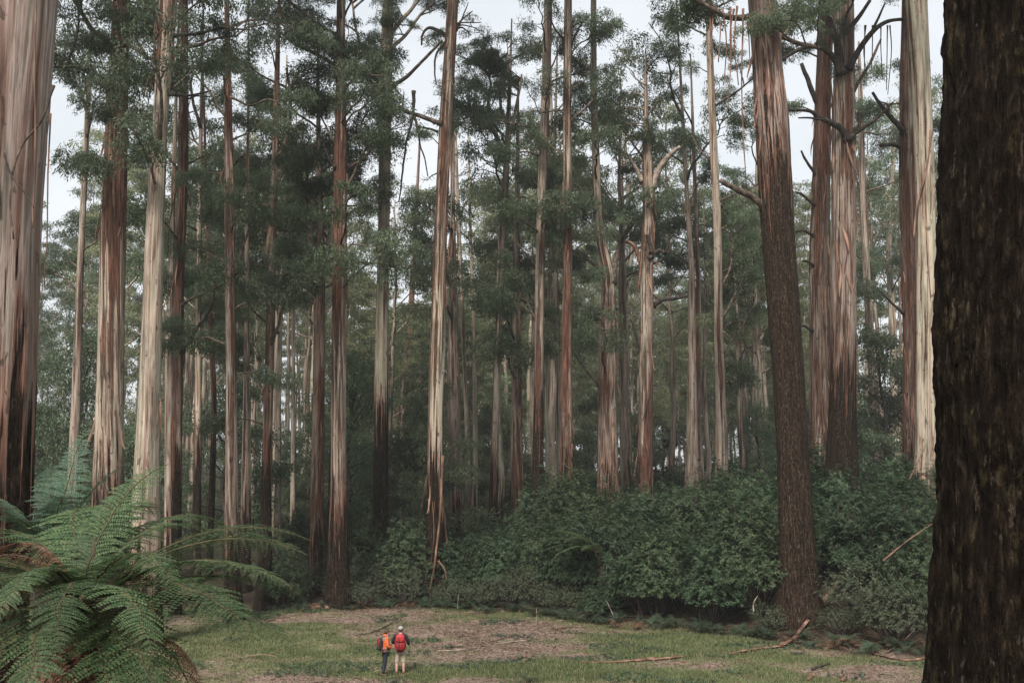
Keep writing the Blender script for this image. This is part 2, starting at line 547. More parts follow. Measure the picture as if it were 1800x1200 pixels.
# ------------------------------------------------------------------ ground
def green_mask(x, y):
    """share of green grass against bark litter over the clearing, 0..1"""
    n = fbm(np.stack([x * .16 + 3, y * .34, np.zeros_like(x)], -1), 5, 4) * .55 + .52
    n = n + .16 * np.clip((-x - 2) / 8, 0, 1)
    # bare, bark-strewn stretch across the middle and at the right
    bare = np.exp(-((x - 1.5 + .9 * (46 - y)) / 4.6) ** 2 - ((y - 43.5) / 4.2) ** 2)
    bare2 = np.exp(-((x - 13) / 4.0) ** 2 - ((y - 37.6) / 1.5) ** 2)
    strip = np.exp(-((y - (36.6 + .10 * x)) / 1.2) ** 2) * np.clip((x + 1) / 3, 0, 1) * np.clip((11 - x) / 2, 0, 1)
    n = n + .22 * fbm(np.stack([x * .7, y * 1.1, 0 * x], -1), 15, 3) - .33 * bare - .5 * bare2 + .32 * strip
    e = y - edge_y(x)
    n = n - .4 * sstep((e + .5) / 3)
    return np.clip(n, 0, 1)


gx = np.unique(np.concatenate([np.linspace(-900, -60, 22), np.linspace(-60, -24, 25), np.linspace(-24, 24, 130), np.linspace(24, 60, 25), np.linspace(60, 900, 22)]))
gy = np.unique(np.concatenate([np.linspace(-200, 0, 10), np.linspace(0, 30, 31), np.linspace(30, 62, 100), np.linspace(62, 110, 40), np.linspace(110, 1600, 30)]))
X, Y = np.meshgrid(gx, gy)
Z = ground(X, Y)
gg = Geo()
i = (np.arange(len(gy) - 1)[:, None] * len(gx) + np.arange(len(gx) - 1)[None]).ravel()
gg.add(np.stack([X, Y, Z], -1), np.stack([i, i + 1, i + 1 + len(gx), i + len(gx)], -1))
gm = gg.mesh('ground', M['ground'])
a = gm.attributes.new('green', 'FLOAT', 'POINT')
a.data.foreach_set('value', green_mask(X.ravel(), Y.ravel()).astype(np.float32))
a = gm.attributes.new('humus', 'FLOAT', 'POINT')
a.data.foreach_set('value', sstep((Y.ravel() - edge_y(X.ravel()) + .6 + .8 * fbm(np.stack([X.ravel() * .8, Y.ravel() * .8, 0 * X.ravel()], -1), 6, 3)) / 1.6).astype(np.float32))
link('ground', gm, kind='structure')

# ------------------------------------------------------------------ trunks
def trunk_geo(zs, cx, cy, r, seg=24, flute=.08, flare=.0, seed=0, twist=0.0, rough=0.0, lobes=.5, flare_h=1.4):
    """rings at heights zs (0 = foot) with axis cx, cy and radius r; fluted and flared at the foot"""
    th = np.arange(seg) / seg * 2 * PI + PI / 2
    Zg, Tg = np.meshgrid(zs, th, indexing='ij')
    R = np.repeat(r[:, None], seg, 1)
    c, s = np.cos(Tg + twist * Zg), np.sin(Tg + twist * Zg)
    fl = fbm(np.stack([c * 1.3 + seed * 3.1, s * 1.3, Zg * .10], -1), seed, 3)
    fl2 = fbm(np.stack([c * 4.5 + seed, s * 4.5, Zg * .22], -1), seed + 9, 3)
    bump = fbm(np.stack([c * .8, s * .8 + seed, Zg * .5], -1), seed + 4, 3)
    lob = fbm(np.stack([c * 1.7 + 7 * seed, s * 1.7, Zg * 0], -1), seed + 21, 2)
    k = 1 + flute * fl + flute * .55 * fl2 + .02 * bump
    fz = np.exp(-Zg / flare_h)
    k = k + flare * fz * (1 + lobes * 1.6 * lob)
    if rough:
        k = k + rough * fbm(np.stack([c * 11 * r[0], s * 11 * r[0], Zg * 2.6], -1), seed + 31, 4, .62)
    R = R * np.clip(k, .3, 4)
    x, y = np.cos(Tg) * R, np.sin(Tg) * R
    V = np.stack([x + cx[:, None], y + cy[:, None], Zg], -1)
    bco = np.stack([c * R, s * R, Zg], -1)
    n = len(zs)
    i = np.arange(n - 1)[:, None] * seg; j = np.arange(seg)[None]; j2 = (j + 1) % seg
    Q = np.stack([i + j, i + j2, i + seg + j2, i + seg + j], -1).reshape(-1, 4)
    g = Geo()
    g.add(V.reshape(-1, 3), Q, bco=bco.reshape(-1, 3))
    return g


def ring_steps(h, fine=.35, coarse=1.1):
    return np.unique(np.concatenate([np.arange(-1.2, 5, fine), np.arange(5, h, coarse), [h]]))


class Tree:
    pass


def smooth1(a, n):
    for _ in range(n):
        b = a.copy(); b[1:-1] = .25 * a[:-2] + .5 * a[1:-1] + .25 * a[2:]; a = b
    return a


def hero_tree(prof, d, label, top, sock, strip, tone, moss=0.0, flute=.08, flare=.35, seg=28, seed=1, twist=0.0,
              rough=0.0, fine=.35, coarse=.8, lobes=.5, flare_h=1.4, name='eucalyptus_tree', hz=99.0, hs=0.0, wet=.42):
    """prof: photograph rows (y, left edge, right edge) of the trunk; d: distance in metres"""
    prof = sorted(prof, key=lambda p: -p[0])
    pts = [at((a + b) / 2, y, d) for y, a, b in prof]
    rad = [abs(at(b, y, d)[0] - at(a, y, d)[0]) / 2 for y, a, b in prof]
    zz = np.array([p[2] for p in pts]); xx = np.array([p[0] for p in pts]); rr = np.array(rad)
    s0 = (xx[1] - xx[0]) / (zz[1] - zz[0])
    xb = xx[0]
    zb = gz(xb, d)
    if zz[0] > zb:                      # carry on down to the ground
        xb = xx[0] - .6 * s0 * (zz[0] - zb)
        zz = np.insert(zz, 0, zb); xx = np.insert(xx, 0, xb); rr = np.insert(rr, 0, rr[0] * 1.02)
    sT = (xx[-1] - xx[-2]) / (zz[-1] - zz[-2])
    H = max(zb + top, zz[-1] + 2)
    rt = max(.05, rr[-1] * .35)
    zz = np.append(zz, H); xx = np.append(xx, xx[-1] + .8 * sT * (H - zz[-2])); rr = np.append(rr, rt)
    root = empty(name, (xb, d, zb), label, 'tree', px=prof[0][1] * .5 + prof[0][2] * .5)
    zs = ring_steps(H - zb, fine, coarse)
    cx = smooth1(np.interp(zs, zz - zb, xx - xb), 3)
    wob = .06 * np.sin(zs * .21 + seed)
    r = smooth1(np.interp(zs, zz - zb, rr), 3)
    g = trunk_geo(zs, cx, wob, r, seg, flute, flare, seed, twist, rough, lobes, flare_h)
    t = link('trunk', g.mesh('trunk', M['bark'], bco=True), root)
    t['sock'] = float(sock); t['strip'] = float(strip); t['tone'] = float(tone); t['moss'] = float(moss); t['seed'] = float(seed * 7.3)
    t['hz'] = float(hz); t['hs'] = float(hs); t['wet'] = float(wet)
    T = Tree()
    T.root, T.d, T.xb, T.zb, T.H = root, d, xb, zb, H - zb
    T.axis = lambda z: np.array([np.interp(z, zs, cx), np.interp(z, zs, wob), z])
    T.rad = lambda z: float(np.interp(z, zs, r))
    T.prof = prof
    return T


# ------------------------------------------------------------------ foliage
def clump_leaves(c, R, nb, per, L, W, g, flat=.55, spread=.16, hang=.5):
    """sprays of hanging leaves through an uneven clump"""
    u = rand_dirs(nb, g)
    u[:, 2] = u[:, 2] * .75 + .12
    rad = R * g.uniform(.15, 1.0, nb)[:, None] ** .6
    b = c + u * rad * np.array([1, 1, flat])
    w = g.random(nb * per)
    pos = np.repeat(b, per, 0) + g.normal(size=(nb * per, 3)) * spread * np.array([1, 1, .7])
    pos = pos + np.repeat(u * np.array([1, 1, .2]), per, 0) * (w * hang * .45)[:, None] - np.array([0, 0, 1.0]) * (w ** 1.3 * hang * R * .9)[:, None]
    d = np.repeat(u, per, 0) * .45 + g.normal(size=(nb * per, 3)) * .5 + np.array([0, 0, -.85])
    n = rand_dirs(nb * per, g) + np.array([0, 0, .25])
    return leaves(pos, d, n, L * g.uniform(.65, 1.3, nb * per), W * g.uniform(.65, 1.3, nb * per)), b


def branch_proto(seed, length=4.0, bare=False, leaf=(.23, .066), clump=.68, nb=18, per=12, rise=.6, nsec=6, mat='leaf'):
    g = np.random.default_rng(seed)
    wood, fol = Geo(), Geo()
    n = 10
    t = np.linspace(0, 1, n)
    kink = np.cumsum(g.normal(0, .055, (n, 3)), 0) * length
    P = np.stack([length * t, 0 * t, length * (rise * t - .18 * t * t)], -1) + kink * t[:, None]
    r0 = .022 * length
    V, Q, T = tube(P, r0 * (1 - .8 * t) + .008, 6)
    wood.add(V, Q, T)
    for k in range(nsec):
        ti = .38 + .62 * (k + g.uniform(0, .8)) / nsec
        ti = min(ti, 1)
        p0 = np.array([np.interp(ti, t, P[:, q]) for q in range(3)])
        side = 1 if k % 2 else -1
        dirn = unit(np.array([.55, side * g.uniform(.4, 1.1), g.uniform(.0, .75)]))
        l2 = length * g.uniform(.22, .42)
        bend = g.normal(0, .12, 3) * l2
        Q3 = smooth_path([p0, p0 + dirn * l2 * .5 + bend, p0 + dirn * l2 + np.array([0, 0, -.05 * l2])], 6)
        V, Q, T = tube(Q3, np.linspace(r0 * .45, .008, 6), 5)
        wood.add(V, Q, T)
        if bare:
            continue
        tip = Q3[-1]
        for q in range(2):
            c = tip + g.normal(0, .35, 3) * np.array([1, 1, .6]) * clump if q else tip
            (Vl, Ql), bs = clump_leaves(c, clump * g.uniform(.6, 1.2), nb // (1 + q), per, *leaf, g, 1.0, .12, .95)
            fol.add(Vl, Ql)
            for bpt in bs[::5]:
                mid = (tip + bpt) / 2 + g.normal(0, .06, 3)
                V, Q, T = tube([tip, mid, bpt], [.010, .007, .004], 3, cap=False)
                wood.add(V, Q, T)
    wm = wood.mesh('branch', M['limb'])
    fm = fol.mesh('foliage', M[mat], smooth=False) if not bare else None
    return wm, fm


BR = [branch_proto(100 + k, length=[3.2, 3.8, 4.4, 3.0, 4.8, 3.6, 4.0, 3.4][k], rise=[.5, .9, .7, .3, .8, .6, 1.1, .4][k],
                   nsec=[6, 7, 8, 6, 8, 7, 7, 6][k]) for k in range(8)]
BR_BARE = [branch_proto(150 + k, length=3.0 + .5 * k, bare=True, rise=.5) for k in range(3)]


def add_branch(T, z, az, s=1.0, k=None, bare=False, pitch=0.0):
    pr = random.choice(BR_BARE) if bare else BR[random.randrange(len(BR)) if k is None else k]
    ax = T.axis(z)
    r = T.rad(z) * .7
    loc = ax + r * np.array([math.cos(az), math.sin(az), 0])
    b = link('branch', pr[0], T.root, loc, (random.uniform(-.3, .3), pitch + random.uniform(-.55, .4), az), s)
    if pr[1] is not None:
        link('foliage', pr[1], b, kind='stuff')
    return b


def zrow(T, y):
    x = (T.prof[len(T.prof) // 2][1] + T.prof[len(T.prof) // 2][2]) / 2
    return at(x, y, T.d)[2] - T.zb


FOL = .60


def foliate(T, y0, y1, n, s=(0.7, 1.15), az=None, spread=1.4, bare=0.12):
    """n leafy side branches between photograph rows y0 (upper) and y1"""
    z0, z1 = zrow(T, y1), zrow(T, y0)
    n = max(3, int(n * FOL))
    for k in range(n):
        z = z0 + (z1 - z0) * (k + random.random()) / n
        if z > T.H * .97:
            continue
        if az is None:
            aa = random.uniform(0, 2 * PI)
        else:
            aa = az + random.uniform(-spread, spread)
        add_branch(T, z, aa, random.uniform(*s), bare=random.random() < bare)


def top_crown(T, n=5, s=(1.4, 2.1)):
    """the crown proper, high above the frame"""
    z0 = max(T.H * .68, zrow(T, -60))
    for k in range(n):
        z = z0 + (T.H - z0) * (k + random.random()) / n
        add_branch(T, min(z, T.H * .98), random.uniform(0, 2 * PI), random.uniform(*s))


def limb(T, pts, r0, r1, mat='limbdark', dy=(0, 0), seg=8, name='branch', stub=None, lumpy=.10):
    """a branch drawn through photograph points, at the tree's distance; dy: depth offset from root to tip"""
    n = len(pts)
    P = [at(x, y, T.d + dy[0] + (dy[1] - dy[0]) * k / (n - 1)) - np.array([T.xb, T.d, T.zb]) for k, (x, y) in enumerate(pts)]
    P = smooth_path(P, 5 * n)
    P = P + fbm(P * 1.3, 3, 3)[:, None] * np.array([.05, .05, .05]) * (.25 if name == 'bark_strip' else 1)
    k = np.linspace(0, 1, len(P))
    mpp = T.d / F_PX
    R = (r0 + (r1 - r0) * k ** .8) * mpp
    R = R * (1 + lumpy * fbm(P * 2.2, 8, 3))
    R[0] *= 1.35; R[1] *= 1.12
    V, Q, Tt = tube(P, R, seg)
    g = Geo(); g.add(V, Q, Tt)
    return link(name, g.mesh(name, M[mat]), T.root), P


def leafy_at(T, P, fr, n=2, s=(.45, .8)):
    """leafy twigs growing from a hand-placed limb"""
    for q in range(n):
        p = P[int(len(P) * (fr + (1 - fr) * random.random())) - 1]
        pr = random.choice(BR)
        b = link('branch', pr[0], T.root, p, (0, random.uniform(-.3, .2), random.uniform(0, 2 * PI)), random.uniform(*s))
        link('foliage', pr[1], b, kind='stuff')


def ribbon_mesh(seed, length, w, curl=.5):
    g = np.random.default_rng(seed)
    n = 14
    t = np.linspace(0, 1, n)
    ph = g.uniform(0, 6, 3)
    P = np.stack([.10 * length * np.sin(t * 2.4 + ph[0]) * t * curl, .08 * length * np.sin(t * 3.1 + ph[1]) * t * curl, -length * t], -1)
    R = w * (.55 + .45 * np.sin(t * PI * .9 + .2)) * (1 + .25 * np.sin(9 * t + ph[2]))
    V, Q, T = tube(P, R, 5, flat=.22, up=(math.cos(ph[2]), math.sin(ph[2]), 0))
    q = Geo(); q.add(V, Q, T)
    return q.mesh('bark_strip', M['ribbon'], smooth=False)


RB = [ribbon_mesh(300 + k, [1.2, 2.0, 3.2, 4.6, 1.6, .9][k], [.06, .06, .055, .05, .065, .055][k], [1, .8, .6, .4, 1.2, 1.6][k]) for k in range(6)]


def hang_ribbons(T, y0, y1, n, s=(.6, 1.2), front=True, kinds=None):
    z0, z1 = zrow(T, y1), zrow(T, y0)
    for k in range(n):
        z = random.uniform(z0, z1)
        az = random.uniform(-PI, 0) if front else random.uniform(0, 2 * PI)
        ax = T.axis(z)
        r = T.rad(z) * 1.04
        link('bark_strip', RB[random.choice(kinds) if kinds else random.randrange(6)], T.root,
             ax + r * np.array([math.cos(az), math.sin(az), 0]),
             (random.uniform(-.1, .1), random.uniform(-.12, .12) - .12 * math.cos(az), random.uniform(0, 6)), random.uniform(*s))


H = {}
def hero(key, *a, **k):
    H[key] = hero_tree(*a, **k)
    return H[key]


# left edge, near
T = hero('A', [(1000, -110, 42), (800, -100, 52), (600, -85, 62), (400, -72, 68), (200, -62, 80), (0, -52, 94)], 15.0,
     'huge pinkish smooth trunk with a cream streak cut by the left edge', 30, 5.5, -.22, 1.35, .3, seg=72, seed=3, fine=.16, coarse=.25, flute=.05, flare=.3, rough=.012)
hang_ribbons(T, 40, 320, 5, (.5, .9), True, [1, 2, 3])
limb(T, [(96, 150), (70, 215), (36, 260), (18, 330), (24, 420)], 2.6, 1.6, 'limb', (-.42, -.70), 5, 'bark_strip')
limb(T, [(62, -20), (61, 150), (60, 300), (58, 400)], 1.8, 1.4, 'ribbon', (-.68, -.70), 5, 'bark_strip')
limb(T, [(6, 270), (20, 310), (48, 345), (60, 365)], 1.8, 1.2, 'limbdark', (-.70, -.70), 5, 'bark_strip')
limb(T, [(88, 200), (84, 330), (82, 430), (80, 500)], 1.6, 1, 'ribbon', (-.3, -.2), 5, 'bark_strip')

T = hero('B', [(930, 163, 217), (800, 167, 216), (700, 171, 215), (550, 175, 217), (400, 178, 220), (200, 188, 224), (0, 200, 229)], 46,
     'cream trunk with slanting grain and dark torn bark to its foot', 52, 5.8, .16, .30, .2, seg=40, seed=5, twist=.055, flute=.06, hz=18.5, hs=.35)
hang_ribbons(T, 120, 420, 16, (.6, 1.1)); hang_ribbons(T, 680, 760, 6, (.8, 1.2))
foliate(T, -40, 420, 14, (.6, 1.1)); top_crown(T, 4)
_, P = limb(T, [(195, 78), (168, 58), (142, 22), (128, -10)], 6, 3, 'limb', (-.3, -2)); leafy_at(T, P, .4, 4, (.6, .9))
_, P = limb(T, [(220, 74), (250, 94), (272, 108), (300, 100)], 5, 2, 'limb', (-.3, -1.5)); leafy_at(T, P, .5, 3)
_, P = limb(T, [(190, 160), (160, 130), (130, 118), (92, 118)], 5, 2, 'limbdark', (-.3, -1)); leafy_at(T, P, .3, 4)

T = hero('C', [(960, 229, 283), (900, 232, 281), (700, 244, 283), (550, 252, 285), (400, 258, 288), (200, 270, 294), (0, 279, 311)], 43,
     'smooth silver-grey trunk with a torn brown skirt of bark low down', 54, 2.4, -.05, .55, .1, seg=40, seed=8, flute=.07, hz=25.0, hs=.3)
hang_ribbons(T, 690, 900, 10, (.4, .9)); hang_ribbons(T, 0, 120, 8, (.6, 1.2))
foliate(T, -40, 330, 10, (.6, 1.0)); top_crown(T)
_, P = limb(T, [(305, 62), (345, 60), (390, 50), (440, 52)], 4, 1.5, 'limbdark', (0, -1)); leafy_at(T, P, .7, 2, (.3, .5))
_, P = limb(T, [(298, 165), (335, 168), (370, 160)], 3.5, 1.5, 'limbdark', (0, -1))
_, P = limb(T, [(285, 260), (262, 245), (235, 258)], 3, 1.5, 'limbdark', (0, -1)); leafy_at(T, P, .5, 3, (.35, .55))

T = hero('D', [(960, 302, 319), (700, 303, 320), (500, 305, 322), (300, 312, 331), (100, 317, 331), (0, 318, 330)], 52,
     'dark red-brown stringy trunk close behind the smooth silver-grey trunk', 48, 7, .34, .8, seg=26, seed=11, flute=.12)
hang_ribbons(T, 60, 600, 20, (.6, 1.2)); foliate(T, -30, 560, 16, (.6, 1.0)); top_crown(T, 4)
_, P = limb(T, [(318, 622), (345, 578), (370, 540), (376, 500)], 3.5, 2, 'limbdark', (-.2, -.8)); leafy_at(T, P, .3, 4, (.45, .7))

T = hero('D2', [(960, 289, 304), (760, 289, 304), (600, 290, 304), (480, 296, 306), (200, 306, 312)], 56,
     'slim pinkish trunk half hidden behind the dark red-brown stringy trunk', 40, 2, .06, .85, seg=20, seed=12)
top_crown(T, 6)

T = hero('E', [(1060, 394, 422), (960, 395, 419), (700, 398, 416), (400, 396, 413), (200, 394, 408), (0, 394, 402)], 50,
     'tall straight grey-brown trunk rising behind the long fern frond tips', 46, 3.6, .12, .9, seg=28, seed=14, flare=.5, hz=12.0, hs=.12)
foliate(T, -30, 330, 9, (.5, .9), bare=.4); foliate(T, 380, 660, 10, (.6, 1.0)); top_crown(T, 4)
hang_ribbons(T, 100, 500, 10)
_, P = limb(T, [(402, 170), (440, 185), (470, 175), (500, 185)], 2.5, 1, 'limb', (0, -1))
_, P = limb(T, [(400, 215), (375, 170), (352, 140), (330, 118)], 3, 1.2, 'limb', (0, -.5)); leafy_at(T, P, .6, 2, (.4, .6))

T = hero('F', [(1065, 453, 481), (960, 457, 477), (700, 463, 480), (400, 472, 487), (280, 478, 490), (150, 482, 492), (60, 486, 493)], 54,
     'slender rusty trunk standing at the left end of the grass clearing', 40, 7.5, .30, .8, seg=26, seed=17, flare=.6)
foliate(T, 120, 760, 22, (.6, 1.05)); hang_ribbons(T, 100, 700, 14)
_, P = limb(T, [(490, 275), (505, 240), (510, 180), (505, 120)], 4, 2, 'limb', (0, .4)); leafy_at(T, P, .4, 4, (.5, .8))

T = hero('G', [(985, 543, 569), (850, 546, 569), (700, 549, 570), (560, 552, 572), (450, 558, 573), (330, 556, 567), (200, 556, 563)], 60,
     'shaggy reddish trunk forking halfway up, left of the paired trunks', 36, 3.5, .32, .75, seg=24, seed=19)
foliate(T, 180, 560, 18, (.6, 1.0)); hang_ribbons(T, 380, 800, 22)
_, P = limb(T, [(560, 470), (545, 420), (540, 360), (520, 300)], 6, 3, 'limbpale', (0, -.5)); leafy_at(T, P, .3, 6, (.6, .9))
_, P = limb(T, [(570, 455), (578, 420), (590, 350)], 5, 3, 'limbpale', (0, .6)); leafy_at(T, P, .4, 5, (.6, .9))
_, P = limb(T, [(556, 520), (540, 505), (520, 498)], 3, 1.5, 'limbdark', (0, -.8))

T = hero('H', [(1030, 576, 614), (950, 578, 611), (860, 581, 609), (700, 582, 608), (500, 584, 608), (300, 587, 610), (150, 590, 608), (0, 592, 606)], 54.5,
     'broad brown-grey trunk with pale flecks on its dark foot, front of a pair', 52, 5.5, .12, .85, seg=36, seed=23, flare=.35, hz=15.0, hs=.2)
foliate(T, 150, 520, 15, (.7, 1.15), 0.0, 1.3); foliate(T, -40, 300, 12, (.6, 1.1)); top_crown(T); hang_ribbons(T, 300, 480, 12)
_, P = limb(T, [(593, 118), (560, 97), (510, 72), (470, 22)], 4.5, 2, 'limb', (0, -1)); leafy_at(T, P, .3, 6, (.6, .95))
_, P = limb(T, [(592, 62), (560, 45), (520, 12), (500, -10)], 4, 2, 'limb', (0, -1)); leafy_at(T, P, .4, 4, (.6, .9))
_, P = limb(T, [(588, 295), (578, 280), (570, 262)], 3, 1.5, 'limbdark', (-.3, -.8))
_, P = limb(T, [(606, 130), (630, 145), (660, 120)], 3, 1.5, 'limbdark', (0, .8)); leafy_at(T, P, .5, 3, (.4, .6))

T = hero('H2', [(1008, 574, 591), (860, 577, 592), (700, 582, 594), (500, 588, 598)], 59,
     'narrow blackened trunk tucked behind the left side of the broad brown-grey trunk', 40, 16, .3, .7, seg=20, seed=24)
foliate(T, 0, 300, 8)

T = hero('I', [(985, 652, 684), (880, 656, 682), (700, 657, 683), (550, 661, 683), (400, 664, 685), (200, 667, 688), (0, 672, 691)], 63,
     'straight pale grey-green trunk with a blackish foot, left of the open sky', 52, 10.2, -.40, .30, seg=32, seed=26, flute=.05)
_, P = limb(T, [(688, 152), (715, 135), (745, 105), (776, 72)], 4, 2.2, 'limb', (0, -2))
_, P = limb(T, [(686, 62), (702, 40), (722, 18), (740, -8)], 4.5, 3, 'limbpale', (0, 1)); leafy_at(T, P, .5, 3, (.5, .8))
_, P = limb(T, [(687, 85), (715, 60), (736, 30), (760, 5)], 4, 2, 'limbpale', (0, .6)); leafy_at(T, P, .2, 5, (.5, .75))
_, P = limb(T, [(668, 160), (650, 110), (628, 60), (618, -5)], 3.5, 2, 'limb', (0, .8)); leafy_at(T, P, .4, 5, (.6, .9))
_, P = limb(T, [(668, 158), (640, 138), (612, 130), (590, 112)], 3, 1.5, 'limb', (0, 1)); leafy_at(T, P, .5, 4, (.5, .8))
foliate(T, 140, 290, 5, (.35, .55), 2.2, .6); top_crown(T, 2)

T = hero('J', [(1045, 746, 783), (960, 749, 779), (870, 751, 778), (700, 753, 779), (600, 756, 783), (400, 764, 786), (200, 772, 795), (0, 786, 806)], 57,
     'olive-striped trunk with a dead forked branch and an orange-black foot', 50, 6.5, .18, .30, .1, seg=36, seed=31, flare=.35, hz=16.0, hs=.2)
_, P = limb(T, [(776, 218), (755, 210), (725, 200), (700, 190), (668, 178), (648, 165)], 6, 2.2, 'limb', (-.3, -1))
limb(T, [(728, 160), (727, 195), (716, 240), (708, 300), (702, 355)], 3.4, 1.2, 'limbdark', (-.9, -.9))
limb(T, [(727, 205), (736, 235), (742, 265), (752, 310)], 2.6, 1, 'limbdark', (-.8, -.8))
limb(T, [(770, 232), (750, 225), (728, 222)], 2.6, 1.3, 'limbdark', (-.3, -.9))
limb(T, [(708, 193), (709, 178), (711, 162)], 1.6, .8, 'limbdark', (-.8, -.8))
_, P = limb(T, [(784, 62), (768, 52), (752, 50), (742, 62), (740, 80)], 4.5, 1.6, 'limbdark', (0, -.6)); leafy_at(T, P, .7, 2, (.25, .35))
limb(T, [(783, 75), (768, 95), (764, 120), (766, 150)], 2.6, 1.2, 'limbdark', (0, -.5))
for q, (ex, ey) in enumerate([(846, 40), (830, 20), (838, 50), (828, 62), (822, 5)]):
    limb(T, [(803, 42 + q * 3), (815, 40 + (ey - 40) * .4), (ex, ey)], 2.2, .8, 'limbdark', (0, -.5 + .3 * q))
foliate(T, 150, 420, 7, (.35, .6)); top_crown(T, 2); hang_ribbons(T, 60, 520, 18, (.5, 1.1)); hang_ribbons(T, 830, 900, 8, (.8, 1.3))
limb(T, [(778, 800), (774, 900), (764, 990), (755, 1040)], 2.2, 1.8, 'ribbon', (-.6, -.9), 5, 'bark_strip')
limb(T, [(770, 985), (782, 1000), (786, 1020)], 2.0, 1.4, 'ribbon', (-.7, -.7), 5, 'bark_strip')

T = hero('K', [(905, 789, 816), (750, 787, 812), (600, 788, 806), (480, 789, 803), (380, 791, 800)], 84,
     'ragged pinkish trunk directly behind the olive-striped trunk', 44, 2.2, .16, .8, seg=20, seed=33)
foliate(T, 360, 640, 8, (.9, 1.4)); hang_ribbons(T, 400, 800, 14, (.9, 1.5))
T = hero('K2', [(915, 819, 829), (740, 817, 825), (500, 806, 814), (330, 800, 807)], 88,
     'thin olive trunk leaning beside the ragged pinkish trunk', 44, 2, .05, .3, seg=16, seed=34)
foliate(T, 320, 560, 7, (.9, 1.4))
T = hero('K3', [(915, 831, 840), (740, 831, 840), (620, 830, 837), (480, 826, 832)], 90,
     'thin cream trunk with bark streamers left of the slim dark grey trunk', 40, 1.5, .06, .0, seg=16, seed=35)
foliate(T, 420, 620, 6, (.9, 1.4))

T = hero('L', [(905, 859, 875), (800, 862, 876), (600, 869, 880), (400, 877, 888), (280, 886, 896), (150, 893, 899)], 72,
     'slim dark grey trunk bending right below an open umbrella crown', 40, 6, .16, .7, seg=20, seed=37)
foliate(T, 250, 420, 8, (.7, 1.1))
for q in ([(890, 285), (870, 240), (850, 215), (828, 205)], [(893, 250), (905, 200), (915, 150), (918, 130)], [(888, 275), (860, 200), (862, 150), (860, 125)], [(893, 230), (880, 180), (888, 120), (885, 110)]):
    _, P = limb(T, q, 3.5, 1.5, 'limbpale', (0, random.uniform(-2, 2))); leafy_at(T, P, .55, 6, (.55, .85))

T = hero('M', [(905, 896, 923), (800, 898, 919), (650, 900, 917), (500, 902, 914), (330, 905, 914)], 75,
     'pinkish trunk ending in dark leafy boughs, left of the grey-and-black trunk', 36, 4, .22, .6, seg=22, seed=39)
foliate(T, 250, 700, 16, (.8, 1.25)); hang_ribbons(T, 600, 880, 16, (.9, 1.4))

T = hero('N', [(915, 932, 955), (800, 935, 956), (700, 938, 956), (400, 942, 958), (200, 950, 966), (0, 957, 971)], 68,
     'grey trunk with a black charred foot and dark leafy sides', 46, 10, .26, .75, seg=26, seed=41)
foliate(T, 60, 640, 26, (.7, 1.15)); top_crown(T, 6)

T = hero('O', [(900, 984, 1007), (780, 986, 1007), (600, 988, 1006), (400, 990, 1006), (200, 990, 1004), (0, 992, 1006)], 66,
     'red-brown trunk with one pale grey edge at the left end of the tall shrubs', 48, 5.5, .42, .75, seg=26, seed=43)
foliate(T, -20, 350, 14, (.5, .95)); top_crown(T, 4); hang_ribbons(T, 100, 800, 14)
_, P = limb(T, [(1002, 80), (1020, 45), (1035, 30)], 2.5, 1, 'limbdark', (0, -1))
_, P = limb(T, [(992, 70), (975, 50), (965, 20)], 2.5, 1, 'limbdark', (0, -1))

T = hero('P', [(885, 1048, 1087), (780, 1050, 1086), (650, 1052, 1084), (560, 1054, 1083), (490, 1062, 1081), (420, 1047, 1063), (300, 1041, 1055), (150, 1037, 1049), (0, 1038, 1048)], 72,
     'thick shaggy trunk that leans left above a fork, amid the tall shrubs', 46, 2.6, .16, .5, seg=34, seed=47, flute=.14)
_, P = limb(T, [(1076, 500), (1084, 450), (1098, 415), (1115, 385)], 7, 3, 'limb', (0, 1)); leafy_at(T, P, .4, 5, (.6, .9))
_, P = limb(T, [(1056, 480), (1040, 462), (1020, 450), (1005, 438)], 3.5, 1.5, 'limbdark', (0, -1)); leafy_at(T, P, .4, 2, (.4, .6))
foliate(T, 60, 520, 20, (.6, 1.0)); foliate(T, 600, 760, 8, (.6, .9)); top_crown(T, 6); hang_ribbons(T, 480, 860, 30, (.8, 1.4))
T = hero('Q', [(880, 1090, 1108), (700, 1089, 1105), (560, 1088, 1102), (450, 1087, 1099), (330, 1088, 1096)], 92,
     'pale pink distant trunk right behind the thick shaggy forked trunk', 40, 1.5, .08, .6, seg=18, seed=48)
foliate(T, 330, 560, 10, (.9, 1.4))

T = hero('R', [(870, 1120, 1147), (760, 1123, 1147), (640, 1124, 1147), (540, 1126, 1148), (450, 1123, 1148), (400, 1131, 1150), (300, 1128, 1150), (230, 1131, 1141), (130, 1133, 1138)], 70,
     'reddish half-dead trunk with curling black side branches', 30, 3.5, .27, .5, seg=28, seed=51, flute=.12)
_, P = limb(T, [(1128, 470), (1120, 445), (1112, 430), (1098, 424)], 5, 3, 'ribbon', (0, -.5))
_, P = limb(T, [(1140, 455), (1158, 440), (1170, 445), (1178, 440), (1180, 425)], 4.5, 1.8, 'limbdark', (-.4, -1))
limb(T, [(1146, 445), (1140, 420), (1136, 412)], 4, 2.5, 'limbdark', (-.5, -.7))
limb(T, [(1170, 444), (1178, 420), (1190, 405)], 2.5, 1, 'limbdark', (-.8, -1.2))
_, P = limb(T, [(1148, 538), (1162, 528), (1182, 525), (1208, 520)], 5.5, 2.4, 'limbdark', (0, -1))
limb(T, [(1190, 523), (1188, 512), (1180, 508)], 2.4, 1, 'limbdark', (-.8, -.9))
_, P = limb(T, [(1146, 330), (1160, 295), (1180, 270), (1196, 258)], 7, 3.5, 'limbpale', (0, -1))
